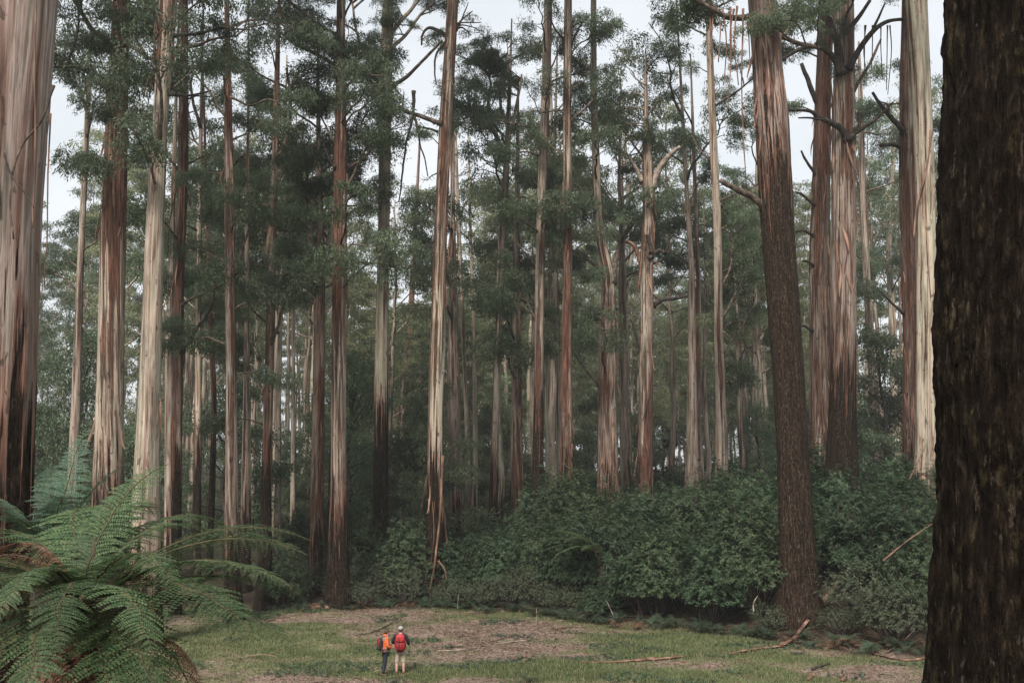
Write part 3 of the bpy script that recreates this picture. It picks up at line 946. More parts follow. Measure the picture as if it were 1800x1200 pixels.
_, P = limb(T, [(1130, 320), (1115, 290), (1100, 270)], 5, 2, 'limbpale', (0, .5)); leafy_at(T, P, .5, 3, (.5, .8))
_, P = limb(T, [(1126, 620), (1118, 590), (1108, 560)], 3, 1.5, 'limbdark', (0, -.6))
for q in range(5):
    limb(T, [(1136, 150 + 28 * q), (1120 + 5 * q, 140 + 26 * q), (1108 - 3 * q, 128 + 30 * q)], 2.2, .8, 'limbpale', (0, .3))
foliate(T, 100, 330, 10, (.6, 1.0), bare=.4); hang_ribbons(T, 300, 860, 30, (.7, 1.3))

T = hero('S', [(875, 1203, 1229), (780, 1206, 1228), (600, 1209, 1223), (480, 1211, 1222), (380, 1206, 1214)], 80,
     'pale brown trunk rising from behind the middle of the tall shrubs', 44, 1.5, .08, .75, seg=22, seed=53)
foliate(T, 180, 480, 12, (.7, 1.2))

T = hero('T', [(865, 1257, 1281), (770, 1258, 1278), (680, 1258, 1274), (600, 1256, 1271), (400, 1254, 1268), (200, 1245, 1258), (0, 1240, 1250)], 70,
     'slender silver trunk with dark foliage down its right side', 46, 1.2, -.04, .45, seg=26, seed=57)
foliate(T, 330, 700, 20, (.7, 1.15), 0.25, 1.0); foliate(T, 40, 330, 12, (.5, .9)); top_crown(T, 7)
_, P = limb(T, [(1250, 190), (1290, 165), (1320, 140), (1345, 110)], 2.5, 1, 'limbdark', (0, -1)); leafy_at(T, P, .5, 3, (.35, .55))

T = hero('U', [(1105, 1362, 1444), (1040, 1369, 1438), (950, 1369, 1430), (800, 1367, 1421), (600, 1355, 1409), (400, 1339, 1395), (200, 1327, 1384), (100, 1322, 1373), (0, 1314, 1364)], 46,
     'massive dark-barked trunk leaning left at the front of the shrubs', 44, 21, .20, .95, .15, seg=64, seed=61, fine=.16, coarse=.35, flute=.05, flare=.25, rough=.016, wet=.62)
_, P = limb(T, [(1342, 362), (1318, 346), (1295, 334), (1266, 317)], 7, 4.5, 'limb', (0, -1), 10)
_, P = limb(T, [(1322, 30), (1290, 32), (1262, 22), (1215, -5)], 7, 4, 'limb', (0, -1.5)); leafy_at(T, P, .5, 4, (.5, .8))
for q in range(9):
    x0 = 1250 + 7.5 * q + random.uniform(-5, 5); y1 = random.choice([120, 150, 200, 330, 90, 110])
    limb(T, [(x0, 10 + random.uniform(0, 20)), (x0 + random.uniform(-9, 9), y1 * .5), (x0 + random.uniform(-6, 6), y1)], 1.7, .9, 'ribbon', (-.9, -.95), 4, 'bark_strip')
limb(T, [(1330, 175), (1326, 200), (1336, 240), (1334, 278)], 2.2, 1, 'ribbon', (-.5, -.6), 5, 'bark_strip')
_, P = limb(T, [(1364, 60), (1400, 75), (1440, 85)], 6, 3, 'limb', (0, -1)); leafy_at(T, P, .3, 4, (.5, .8))
foliate(T, -60, 70, 6, (.6, 1.0)); top_crown(T, 5); hang_ribbons(T, -20, 190, 16, (.6, 1.2), kinds=[0, 1, 4])

T = hero('V', [(850, 1423, 1459), (700, 1423, 1457), (500, 1424, 1456), (350, 1428, 1458), (200, 1431, 1461), (0, 1441, 1466)], 62,
     'shaggy red-brown trunk squeezed behind the left of the grey-pink trunk', 48, 2.5, .36, .8, seg=30, seed=67, flute=.15)
hang_ribbons(T, 60, 760, 50, (.6, 1.3)); foliate(T, -40, 260, 8, (.5, .9)); top_crown(T, 4)
_, P = limb(T, [(1446, 200), (1434, 178), (1420, 140), (1408, 112)], 6, 3.5, 'limbdark', (0, -.6))
for (xa, ya, xb_, yb_) in ((1430, 312, 1408, 265), (1430, 360, 1398, 338), (1426, 412, 1400, 408), (1428, 470, 1412, 458), (1428, 585, 1410, 572)):
    limb(T, [(xa + 11, ya + 6), ((xa + xb_) / 2, (ya + yb_) / 2 - 4), (xb_, yb_)], 3.6, 1.6, 'limbdark', (-.2, -.7))

T = hero('W', [(855, 1451, 1508), (760, 1456, 1506), (600, 1460, 1504), (400, 1461, 1503), (200, 1464, 1503), (100, 1468, 1502), (0, 1463, 1500)], 56,
     'big grey-pink trunk with long bent black branches high up', 50, 9.8, .08, .85, .1, seg=44, seed=71, flute=.06, fine=.25, coarse=.5, hz=20.0, hs=.2)
_, P = limb(T, [(1492, 246), (1472, 222), (1440, 206), (1424, 196), (1380, 193)], 7, 2.5, 'limbdark', (-.6, -2))
limb(T, [(1450, 210), (1430, 208), (1404, 207)], 3, 1.4, 'limbdark', (-1.2, -2))
_, P = limb(T, [(1494, 240), (1515, 226), (1540, 210), (1570, 180)], 5.5, 2, 'limbdark', (-.6, -1.5))
limb(T, [(1496, 238), (1510, 220), (1508, 195)], 4.5, 2, 'limbdark', (-.6, -1))
limb(T, [(1484, 250), (1498, 240), (1506, 226)], 11, 6, 'limbdark', (-.5, -.8), lumpy=.35)
_, P = limb(T, [(1480, 130), (1472, 80), (1452, 20), (1440, -15)], 8, 5, 'limbdark', (-.6, -1.5)); leafy_at(T, P, .7, 2, (.5, .8))
_, P = limb(T, [(1492, 122), (1512, 85), (1535, 55), (1560, 38), (1592, 34)], 7, 2.6, 'limbdark', (-.5, -2))
limb(T, [(1530, 60), (1545, 30), (1556, 5)], 3, 1.5, 'limbdark', (-1.2, -2))
_, P = limb(T, [(1478, 130), (1464, 100), (1444, 84), (1412, 84), (1370, 108)], 7, 2.6, 'limbdark', (-.6, -2)); leafy_at(T, P, .6, 2, (.35, .5))
limb(T, [(1485, 60), (1510, 30), (1530, 0)], 5, 3, 'limbdark', (-.5, -1.5))
_, P = limb(T, [(1500, 160), (1530, 110), (1548, 70)], 4, 2, 'limb', (0, 1))
foliate(T, -70, 60, 8, (.6, 1.0)); top_crown(T, 5); hang_ribbons(T, 130, 560, 34, (.6, 1.3))
for q in range(6):
    x0 = 1515 + 10 * q + random.uniform(-6, 6)
    limb(T, [(x0, 45), (x0 + random.uniform(-4, 4), 90), (x0 + random.uniform(-6, 6), random.uniform(110, 200))], 1.2, .7, 'limbdark', (-1.6, -1.6), 4, 'bark_strip')

T = hero('X', [(790, 1531, 1545), (650, 1526, 1540), (500, 1518, 1531), (300, 1510, 1521), (150, 1508, 1516)], 95,
     'thin pale brown distant trunk right of the big grey-pink trunk', 46, 1, .10, .6, seg=18, seed=73)
foliate(T, 120, 520, 12, (.8, 1.3)); hang_ribbons(T, 260, 600, 10, (1, 1.6))
T = hero('Y', [(760, 1566, 1584), (650, 1565, 1580), (560, 1562, 1574), (430, 1556, 1566), (300, 1566, 1573)], 112,
     'whitish far trunk showing through the gap left of the cream trunk', 44, .5, -.12, .1, seg=16, seed=75)
foliate(T, 300, 540, 8, (1, 1.5))
T = hero('Z', [(830, 1588, 1612), (600, 1587, 1614), (400, 1583, 1612), (200, 1582, 1606), (0, 1588, 1606)], 58,
     'stringy dark brown trunk joined to the left flank of the cream trunk', 46, 4, .40, .8, seg=28, seed=77, flute=.16)
hang_ribbons(T, 60, 760, 50, (.6, 1.4)); foliate(T, -40, 260, 7, (.5, .9)); top_crown(T, 4)
_, P = limb(T, [(1590, 232), (1568, 208), (1550, 188), (1534, 162)], 5.5, 2.5, 'limbdark', (-.3, -1))
limb(T, [(1562, 203), (1560, 185), (1545, 178)], 2.5, 1, 'limbdark', (-.8, -1.2))
limb(T, [(1580, 256), (1565, 254), (1548, 256)], 5, 3, 'limbdark', (-.3, -1))
limb(T, [(1588, 550), (1565, 530), (1545, 510)], 3, 1.5, 'limbdark', (-.3, -1))
T = hero('AA', [(845, 1609, 1650), (760, 1611, 1647), (600, 1611, 1645), (400, 1611, 1643), (200, 1604, 1638), (0, 1594, 1630)], 52,
     'cream-olive smooth trunk beside the near black mossy trunk', 50, 2.2, .0, .12, seg=40, seed=83, flute=.07)
hang_ribbons(T, 200, 420, 6, (.8, 1.3)); hang_ribbons(T, 740, 840, 8, (.7, 1.2)); foliate(T, -60, 20, 4); top_crown(T, 9)
limb(T, [(1636, 230), (1628, 300), (1612, 360), (1606, 420)], 3, 1.6, 'ribbon', (-.5, -.6), 5, 'bark_strip')

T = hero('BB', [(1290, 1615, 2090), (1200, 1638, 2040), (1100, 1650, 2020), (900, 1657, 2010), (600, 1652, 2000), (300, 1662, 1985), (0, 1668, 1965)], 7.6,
     'near black rough trunk with moss patches filling the right edge', 26, 60, .2, .8, .5, seg=260, seed=91, fine=.035, coarse=.045, flute=.04, flare=.05, rough=.05, lobes=.3, wet=.25)  # bark colour darkened further to hold the shade of forest behind the camera

# slim named trees at the left, between the big ones
slim = [
    ('e1', [(830, 120, 138), (640, 128, 143), (500, 134, 146), (300, 145, 155), (150, 152, 160)], 66, 'slender grey-brown trunk between the huge pinkish and cream trunks', .10, .7, 2, (120, 560)),
    ('e2', [(985, 337, 352), (800, 340, 354), (600, 343, 354), (400, 346, 355)], 64, 'slim dark trunk just right of the dark red-brown stringy trunk', .3, .7, 7, (200, 620)),
    ('e3', [(985, 362, 374), (800, 369, 380), (700, 372, 382), (560, 366, 374)], 66, 'thin crooked dark trunk left of the tall straight grey-brown trunk', .4, .8, 9, (300, 600)),
    ('e4', [(990, 420, 440), (850, 424, 441), (700, 428, 440), (450, 430, 438)], 60, 'pinkish trunk with pale stripes right of the tall straight grey-brown trunk', .1, .5, 4, (150, 600)),
    ('e5', [(1000, 481, 495), (850, 483, 495), (700, 485, 494), (450, 492, 499)], 72, 'pale stick-thin trunk right of the slender rusty trunk', .0, .3, 2, (200, 600)),
    ('e6', [(930, 510, 520), (800, 511, 519), (600, 512, 519), (350, 516, 521)], 95, 'very thin distant trunk midway between the rusty and the forking shaggy trunks', .05, .4, 1, (150, 560)),
    ('e7', [(905, 958, 968), (700, 958, 968), (500, 962, 970), (250, 972, 978)], 82, 'pale thin trunk hard right of the grey trunk with a charred foot', -.05, .2, 1, (200, 560)),
    ('e8', [(905, 974, 986), (760, 978, 989), (600, 976, 985), (300, 968, 976)], 86, 'cream thin trunk hard left of the red-brown trunk with one pale edge', .0, .2, 1.5, (200, 560)),
    ('e9', [(880, 1230, 1240), (700, 1222, 1232), (500, 1224, 1232), (250, 1216, 1222)], 88, 'thin brown trunk just right of the pale brown trunk', .2, .6, 2, (180, 560)),
    ('e10', [(860, 1318, 1330), (650, 1322, 1332), (450, 1324, 1333), (300, 1328, 1335)], 98, 'pale distant trunk left of the massive leaning dark-barked trunk', .06, .4, 1, (280, 560)),
    ('e11', [(700, 700, 718), (600, 712, 726), (560, 716, 727)], 105, 'shaggy brown distant trunk between pale grey-green and olive-striped trunks', .34, .7, 1, (470, 640)),
    ('e12', [(900, 1068, 1078), (700, 1066, 1076), (450, 1108, 1114), (200, 1092, 1098)], 100, 'leaning slim trunk behind the thick shaggy forked trunk', .1, .6, 1, (100, 560)),
]
for q, (key, prof, d, lab, strip, tone, sock, fr) in enumerate(slim):
    T = hero(key, prof, d, lab, 38 if d < 80 else 42, sock, strip, tone, seg=18, seed=200 + q)
    foliate(T, fr[0], fr[1], 14, (.7, 1.2))

# leafy boughs that fill the upper middle between named trunks come from background trees
# ------------------------------------------------------------------ background eucalypts
def euc_proto(seed, h=42.0, r=.36, nl=13, low=.55, leaf=(.32, .11), R=1.25, mat='leaf_far'):
    """a whole tall tree: trunk with its limbs in one mesh, crown of hanging leaves in another"""
    g = np.random.default_rng(seed)
    zs = np.unique(np.concatenate([np.arange(-.8, 4, .8), np.linspace(4, h, 26)]))
    cx = np.cumsum(g.normal(0, .09, len(zs))); cy = np.cumsum(g.normal(0, .09, len(zs)))
    r_ = r * (1 - .85 * np.clip(zs / h, 0, 1) ** 1.1)
    tg = trunk_geo(zs, cx, cy, r_, 12, .12, .4, seed, 0)
    fol = Geo()
    for k in range(nl):
        f = low + (1 - low) * (k + g.random()) / nl
        z = h * f
        p0 = np.array([np.interp(z, zs, cx), np.interp(z, zs, cy), z])
        az = k * 2.4 + g.uniform(-.5, .5)
        l = (1.35 - f) * g.uniform(5.0, 9.0) * (h / 42)
        tip = p0 + np.array([math.cos(az) * l * .8, math.sin(az) * l * .8, l * g.uniform(.6, 1.3)])
        mid = (p0 + tip) / 2 + g.normal(0, .12, 3) * l + np.array([0, 0, -.05 * l])
        Pp = smooth_path([p0, mid, tip], 8)
        V, Q, T = tube(Pp, np.linspace(np.interp(z, zs, r_) * .5, .03, 8), 5)
        tg.add(V, Q, T, bco=V * np.array([1, 1, .3]) + np.array([0, 0, 30]))
        for c in range(4):
            cc = Pp[-1 - c] + g.normal(0, .95, 3) * (c > 0) * np.array([1, 1, .5])
            if c:
                V, Q, T = tube(smooth_path([Pp[-1 - c], (Pp[-1 - c] + cc) / 2 + g.normal(0, .2, 3), cc], 4), [.05, .04, .03, .02], 4)
                tg.add(V, Q, T, bco=V * np.array([1, 1, .3]) + np.array([0, 0, 30]))
            (Vl, Ql), bs = clump_leaves(cc, R * g.uniform(.6, 1.15), 17, 10, *leaf, g, .5, .22, .35)
            fol.add(Vl, Ql)
    return tg.mesh('trunk', M['bark'], bco=True), fol.mesh('crown', M[mat], smooth=False)


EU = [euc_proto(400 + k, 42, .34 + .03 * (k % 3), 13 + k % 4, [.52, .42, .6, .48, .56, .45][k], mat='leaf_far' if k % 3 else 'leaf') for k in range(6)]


def under_proto(seed, h=10.0, w=3.2, layered=True, mat='leaf_under', leaf=(.17, .07), n=30):
    g = np.random.default_rng(seed)
    tg, fol = Geo(), Geo()
    zs = np.linspace(-.4, h * .9, 9)
    cx = np.cumsum(g.normal(0, .12, 9)); cy = np.cumsum(g.normal(0, .12, 9))
    V, Q, T = tube(np.stack([cx, cy, zs], -1), np.linspace(.16, .03, 9) * h / 9, 7)
    tg.add(V, Q, T)
    for k in range(n):
        f = .16 + .84 * (k + g.random()) / n
        z = h * f
        az = g.uniform(0, 2 * PI)
        prof_ = w * (math.sin(PI * min(1, .12 + .88 * f) ** .8) * .75 + .22)
        l = prof_ * g.uniform(.35, 1.0)
        p0 = np.array([np.interp(z * .8, zs, cx), np.interp(z * .8, zs, cy), z * .8])
        tip = np.array([p0[0] + math.cos(az) * l, p0[1] + math.sin(az) * l, z + g.uniform(-.2, .4)])
        V, Q, T = tube(smooth_path([p0, (p0 + tip) / 2 + g.normal(0, .15, 3), tip], 5), np.linspace(.05, .012, 5), 4)
        tg.add(V, Q, T)
        (Vl, Ql), bs = clump_leaves(tip, g.uniform(.7, 1.3) * w / 3.2, 40, 11, *leaf, g, .38 if layered else .7, .15)
        fol.add(Vl, Ql)
    return tg.mesh('trunk', M['limbdark']), fol.mesh('crown', M[mat], smooth=False)


UN = [under_proto(500 + k, [9, 11, 7.5, 12, 8.5][k], [3.2, 3.0, 3.4, 3.6, 2.6][k], k % 2 == 0, n=[30, 34, 28, 36, 26][k]) for k in range(5)]
UM = [under_proto(530 + k, [9, 12, 7.5][k], [3.0, 3.2, 3.0][k], k % 2 == 0, 'leaf_mid', (.2, .085), n=26) for k in range(3)]
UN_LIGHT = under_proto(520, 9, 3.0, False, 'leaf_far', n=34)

# skyline: the highest photograph row background crowns may reach, column by column
_SX = [0, 90, 330, 420, 440, 500, 530, 640, 690, 705, 755, 775, 800, 830, 870, 920, 1000, 1230, 1270, 1300, 1345, 1375, 1420, 1450, 1550, 1650, 1800]
_SY = [40, -200, -200, 100, 260, 200, 120, 60, 300, 520, 520, 300, 245, 230, 140, 100, 60, 40, 240, 290, 300, 330, 250, 60, 60, 60, 60]

hkeys = sorted((t.prof[0][1] * .5 + t.prof[0][2] * .5, k) for k, t in H.items())
SHORT = {'A': 'huge pinkish trunk', 'B': 'slant-grained trunk', 'C': 'silver-grey trunk', 'E': 'straight grey-brown trunk',
         'F': 'rusty trunk', 'G': 'forking trunk', 'H': 'broad brown trunk', 'I': 'grey-green trunk', 'J': 'olive-striped trunk',
         'L': 'slim dark trunk', 'N': 'charred-foot trunk', 'O': 'pale-edged trunk', 'P': 'shaggy forked trunk', 'R': 'half-dead trunk',
         'T': 'silver trunk', 'U': 'massive leaning trunk', 'W': 'grey-pink trunk', 'AA': 'cream-olive trunk', 'BB': 'mossy black trunk'}


def between(px, y=900):
    xs = []
    for k in SHORT:
        pr = H[k].prof
        ys = [p[0] for p in pr][::-1]; cs = [(p[1] + p[2]) / 2 for p in pr][::-1]
        xs.append((np.interp(y, ys, cs), k))
    xs.sort()
    l = [k for x, k in xs if x <= px]; r = [k for x, k in xs if x > px]
    if not l:
        return 'left of the ' + SHORT[r[0]]
    if not r:
        return 'right of the ' + SHORT[l[-1]]
    return 'between %s and %s' % (SHORT[l[-1]], SHORT[r[0]])


nbg = 0
tries = 0
placed = []
while nbg < 140 and tries < 9000:
    tries += 1
    y = 76 + 125 * random.random() ** .9
    x = random.uniform(-.62, .62) * y
    if any((x - a) ** 2 + (y - b) ** 2 < 9 + .02 * b for a, b in placed):
        continue
    z = gz(x, y)
    px, _ = to_px(x, y, z + 10)
    if px < -150 or px > 1720:
        continue
    lim = max(np.interp(px + q, _SX, _SY) for q in (-4.6 * F_PX / y, 0, 4.6 * F_PX / y))
    ztop = at(px, lim, y)[2]
    hh = ztop - z - 2
    hh = min(hh, random.uniform(38, 56))
    if hh < 14:
        continue
    placed.append((x, y))
    k = random.randrange(6)
    s = hh / 44.0
    sx = .55 * s + .45 * random.uniform(.8, 1.1)
    tone = random.uniform(.0, .9)
    o = empty('eucalyptus_tree', (x, y, z), ('pale' if tone < .55 else 'brown') + '-trunked ' + ('near' if y < 130 else 'far') + ' eucalypt ' + between(px), 'tree', 'slim eucalypts of the background forest', random.uniform(0, 6.28), (sx, sx, s), px)
    t = link('trunk', EU[k][0], o)
    t['sock'] = random.uniform(.3, 4); t['strip'] = random.uniform(-.25, .12); t['tone'] = tone; t['moss'] = 0.0; t['seed'] = random.uniform(0, 90); t['hz'] = 20.0; t['hs'] = .1; t['wet'] = .45
    link('crown', EU[k][1], o, kind='stuff')
    nbg += 1

# young leafy eucalypts that close the view low between the trunks, far off
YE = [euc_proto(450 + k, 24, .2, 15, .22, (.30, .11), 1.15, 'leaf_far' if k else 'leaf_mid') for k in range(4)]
nye, tries = 0, 0
while nye < 112 and tries < 5000:
    tries += 1
    y = 118 + 110 * random.random()
    x = (random.uniform(-.6, .58) if nye % 2 else random.uniform(-.05, .30)) * y
    if any((x - a) ** 2 + (y - b) ** 2 < 7 for a, b in placed):
        continue
    z = gz(x, y)
    px, _ = to_px(x, y, z + 8)
    if px < -100 or px > 1700:
        continue
    lim = max(np.interp(px + q, _SX, _SY) for q in (-2.5 * F_PX / y, 0, 2.5 * F_PX / y))
    hh = min(at(px, max(lim, 430 + 140 * random.random()), y)[2] - z, 40)
    if hh < 8:
        continue
    placed.append((x, y))
    s = hh / 26
    tone = random.uniform(.1, 1)
    o = empty('eucalyptus_tree', (x, y, z), ('grey-green' if nye % 4 == 0 else 'olive') + (' young' if y < 150 else ' distant young') + ' eucalypt ' + between(px), 'tree',
              'young eucalypts far behind the big trunks', random.uniform(0, 6.28), (.4 * s + .6, .4 * s + .6, s), px)
    pr = YE[nye % 4]
    t = link('trunk', pr[0], o)
    t['sock'] = .5; t['strip'] = random.uniform(-.2, .2); t['tone'] = tone; t['moss'] = 0.0; t['seed'] = random.uniform(0, 90); t['hz'] = 9.0; t['hs'] = .1; t['wet'] = .45
    link('crown', pr[1], o, kind='stuff')
    nye += 1

# understorey trees
nun, tries = 0, 0
pl2 = []
while nun < 100 and tries < 6000:
    tries += 1
    y = 62 + 120 * random.random() ** 1.2
    x = random.uniform(-.6, .6) * y
    if y < edge_y(x) + 14:
        continue
    if any((x - a) ** 2 + (y - b) ** 2 < 5 for a, b in pl2):
        continue
    if any(abs(t.xb - x) < 1.3 and abs(t.d - y) < 1.6 for t in H.values()):
        continue
    pl2.append((x, y))
    z = gz(x, y)
    px, _ = to_px(x, y, z + 4)
    if px < -100 or px > 1700:
        continue
    if 850 < px < 1290 and y < 105 and nun % 5:
        nun += 1
        continue
    light = 710 < px < 760 and 80 < y < 130
    pr = UN_LIGHT if light else (UM[random.randrange(3)] if y > 88 or random.random() < .25 else UN[random.randrange(5)])
    s = random.uniform(.75, 1.45)
    o = empty('understorey_tree', (x, y, z), ('light green' if light else 'grey-green' if pr in UM else 'dark green') + (' near' if y < 95 else ' far') + ' understorey tree ' + between(px), 'tree', 'understorey trees among the trunks', random.uniform(0, 6.28), s, px)
    link('trunk', pr[0], o); link('crown', pr[1], o, kind='stuff')
    nun += 1

# ------------------------------------------------------------------ shrubs
def rosette_shrub(seed, w=1.7, h=2.8, n=620, L=.21, W=.046, per=10, mat='leaf_shrub'):
    g = np.random.default_rng(seed)
    fol, wood = Geo(), Geo()
    u = rand_dirs(n, g); u[:, 2] = np.abs(u[:, 2]) * 1.15 - .15
    u = unit(u)
    lump = 1 + .5 * fbm(u * 2.6 + seed, seed, 3)
    rad = lump * g.uniform(.62, 1.03, n) ** .7
    spr = (g.random(n) < .13) & (u[:, 2] > .1)
    rad = rad * np.where(spr, g.uniform(1.08, 1.38, n), 1)
    c = np.stack([u[:, 0] * w * rad, u[:, 1] * w * rad, .42 * h + u[:, 2] * h * .58 * rad], -1)
    ax = unit(u * .8 + np.array([0, 0, .55]) + g.normal(0, .25, (n, 3)))
    a1 = unit(np.cross(ax, rand_dirs(n, g))); a2 = np.cross(ax, a1)
    for k in range(per):
        ph = 2 * PI * k / per + g.uniform(-.3, .3, n)
        el = g.uniform(.15, .75, n)
        d = (np.cos(ph)[:, None] * a1 + np.sin(ph)[:, None] * a2) * np.cos(el)[:, None] + ax * np.sin(el)[:, None]
        V, Q = leaves(c + ax * .02 * k, d + np.array([0, 0, -.12]), ax, L * g.uniform(.7, 1.2, n), W * g.uniform(.8, 1.2, n))
        fol.add(V, Q)
    for e in list(c[np.where(spr)[0][:16]]) + [c[g.integers(n)] for k in range(7)]:
        V, Q, T = tube(smooth_path([(g.normal(0, .12), g.normal(0, .12), -.3), e * np.array([.45, .45, .45]) + g.normal(0, .1, 3), e], 7), np.linspace(.045, .012, 7), 5)
        wood.add(V, Q, T)
    return wood.mesh('stem', M['limbdark']), fol.mesh('foliage', M[mat], smooth=False)


SH = [rosette_shrub(600 + k, [1.5, 1.7, 1.35, 1.6, 1.8][k], [3.7, 4.2, 3.4, 4.6, 3.9][k], 980, mat='leaf_shrub' if k < 3 else 'leaf_shrub_olive') for k in range(5)]
SF = [rosette_shrub(640 + k, [1.4, 1.7, 1.5][k], [2.0, 2.2, 2.6][k], 950, .10, .032, 7, 'leaf_fine') for k in range(3)]


def shrub(pr, x, y, s, name, adj, sq=1.0, rz=None):
    z = gz(x, y)
    px, py = to_px(x, y, z + 1.5 * s)
    o = empty(name, (x, y, z - .05), adj + ' ' + between(px, py), 'shrub', None, random.uniform(0, 6.28) if rz is None else rz, (s, s, s * sq), px)
    link('stem', pr[0], o); link('foliage', pr[1], o, kind='stuff')
    return o


# the tall dark broad-leaved bank at the right, front row to back row
nsh = 0
for row, (e0, adj) in enumerate([(1.5, 'front-row broad-leaved shrub'), (4.2, 'second-row broad-leaved shrub'),
                                 (6.8, 'third-row broad-leaved shrub'), (9.8, 'topmost broad-leaved shrub'), (13.5, 'hindmost broad-leaved shrub')]):
    x = -3.2 + .5 * row
    while x < 25:
        xx = x + random.uniform(-.5, .5)
        yy = float(edge_y(xx)) + e0 + random.uniform(-.8, .8)
        pxx, _ = to_px(xx, yy, gz(xx, yy) + 1)
        small = min(1.0, .62 + .05 * (xx + 4)) if xx < 6 else 1.0
        s = random.uniform(.82, 1.12) * small * (.95 if row == 0 else 1.0)
        bad = abs(pxx - 1405) < 55 and 44.0 < yy < 48
        fine = (1500 < pxx < 1620 and row <= 1) or (row == 0 and random.random() < .3)
        bad = bad or (row == 0 and 900 < pxx < 1110)
        if pxx < 1690 and not bad:
            shrub(SF[random.randrange(3)] if fine else SH[random.randrange(5)], xx, yy, s * (1.15 if fine else 1), 'leafy_shrub', adj.replace('broad-leaved', 'fine-leaved olive') if fine else adj)
            nsh += 1
        x += random.uniform(1.7, 2.5)
for (pxx, d_, s_) in ((1126, 49.4, .9), (1072, 50.3, .52), (1040, 50.0, .42)):
    shrub(SH[int(pxx) % 5], (pxx - 900) / F_PX * d_, d_, s_, 'leafy_shrub', 'front-row broad-leaved shrub')
for (pxx, d_, s_) in ((905, 54.2, .85), (938, 53.4, .8), (972, 52.6, .7), (1004, 51.7, .6), (1342, 45.6, .55), (1462, 43.9, .6)):
    shrub(SF[int(pxx) % 3], (pxx - 900) / F_PX * d_, d_, s_, 'leafy_shrub', 'front-row fine-leaved olive shrub')
# middle and left: lower, finer shrubs round the trunk feet
for row, e0 in enumerate((1.0, 2.8, 5.2, 8.5)):
    x = -13.5
    while x < -2.5:
        xx = x + random.uniform(-.4, .4)
        yy = float(edge_y(xx)) + e0 + random.uniform(-.6, .6)
        pxx, _ = to_px(xx, yy, 1)
        if pxx > 482 and not (row == 0 and (abs(pxx - 596) < 26 or abs(pxx - 764) < 22)):
            fine = random.random() < (.85 if pxx < 600 else .45)
            shrub(SF[random.randrange(3)] if fine else SH[random.randrange(5)], xx, yy, random.uniform(.58, .85) * (1 + .12 * row), 'leafy_shrub',
                  ['edge', 'second-rank', 'third-rank', 'rear'][row] + (' fine-leaved shrub' if fine else ' broad-leaved low shrub'))
            nsh += 1
        x += random.uniform(1.5, 2.4)
# undergrowth on the forest floor farther back
for k in range(150):
    y = 58 + 75 * random.random()
    x = random.uniform(-.58, .5) * y
    if y < edge_y(x) + 8 or (x > -3 and y < edge_y(x) + 15):
        continue
    px, _ = to_px(x, y, gz(x, y) + 1)
    if px < -60 or px > 1700 or (850 < px < 1290 and y < 84):
        continue
    pr_ = random.choice(SF + SH[:2])
    o = shrub(pr_, x, y, random.uniform(.7, 1.3), 'undergrowth_bush', ('broad-leaved' if pr_ in SH else 'fine-leaved') + (' near' if y < 88 else ' deep') + ' undergrowth bush')
    o['group'] = 'undergrowth bushes on the forest floor'

# ------------------------------------------------------------------ ferns
def frond_geo(g, L=2.2, e0=45, droop=95, az=0.0, np_=30, wp=.42, pinnules=11, leafmat=0, side_sag=.25, hole=0.0):
    """one arching frond from the origin; returns leaf Geo data and the stalk"""
    n = 26
    t = np.linspace(0, 1, n)
    el = np.radians(e0 - droop * t ** 1.5)
    dl = L / (n - 1)
    wob = np.cumsum(g.normal(0, .012, n))
    px_ = np.concatenate([[0], np.cumsum(np.cos(el)[:-1] * dl)])
    pz_ = np.concatenate([[0], np.cumsum(np.sin(el)[:-1] * dl)])
    P = np.stack([px_, wob * L * .6, pz_], -1)
    T = unit(np.gradient(P, axis=0))
    S = np.tile([0, 1.0, 0], (n, 1)); S = unit(S - T * (S * T).sum(1)[:, None])
    Nn = np.cross(T, S)
    Rm = np.array([[math.cos(az), -math.sin(az), 0], [math.sin(az), math.cos(az), 0], [0, 0, 1]])
    st = tube(P @ Rm.T, np.linspace(.014, .003, n), 5)
    pos, dd, nn, LL, WW = [], [], [], [], []
    roll = g.uniform(-.3, .3)
    for k in range(np_):
        tk = .14 + .85 * (k / (np_ - 1)) ** .95
        prof_ = (math.sin(PI * (.10 + .90 * ((tk - .14) / .86) ** .75)) ** .75)
        lp = wp * max(.06, prof_) * g.uniform(.84, 1.12)
        p0 = np.array([np.interp(tk, t, P[:, q]) for q in range(3)])
        i = int(tk * (n - 1))
        for sgn in (-1, 1):
            if g.random() < hole:
                continue
            dr = unit(S[i] * sgn + T[i] * g.uniform(.25, .55) + Nn[i] * (g.uniform(-.10, .16) + roll * sgn))
            m = pinnules
            ss = (np.arange(m) + .6) / m
            sag = side_sag * lp * ss ** 2
            q0 = p0 + dr * (lp * ss)[:, None] - np.array([0, 0, 1]) * sag[:, None]
            pl = np.minimum(lp * .19, L * .0235) * (1 - ss ** 2.2 * .85)
            fw = unit(T[i] - dr * (T[i] @ dr))
            for s2 in (-1, 1):
                pos.append(q0); dd.append(np.tile(fw * s2 + dr * .45, (m, 1)) + g.normal(0, .06, (m, 3)))
                nn.append(np.tile(Nn[i], (m, 1))); LL.append(pl * g.uniform(.85, 1.15, m)); WW.append(np.full(m, lp / m * 1.05))
            pos.append(q0[-1:]); dd.append(dr[None]); nn.append(Nn[i][None]); LL.append(np.array([lp * .09])); WW.append(np.array([lp * .04]))
    V, Q = leaves(np.concatenate(pos), np.concatenate(dd), np.concatenate(nn), np.concatenate(LL), np.concatenate(WW), .05)
    return (V @ Rm.T, Q), st


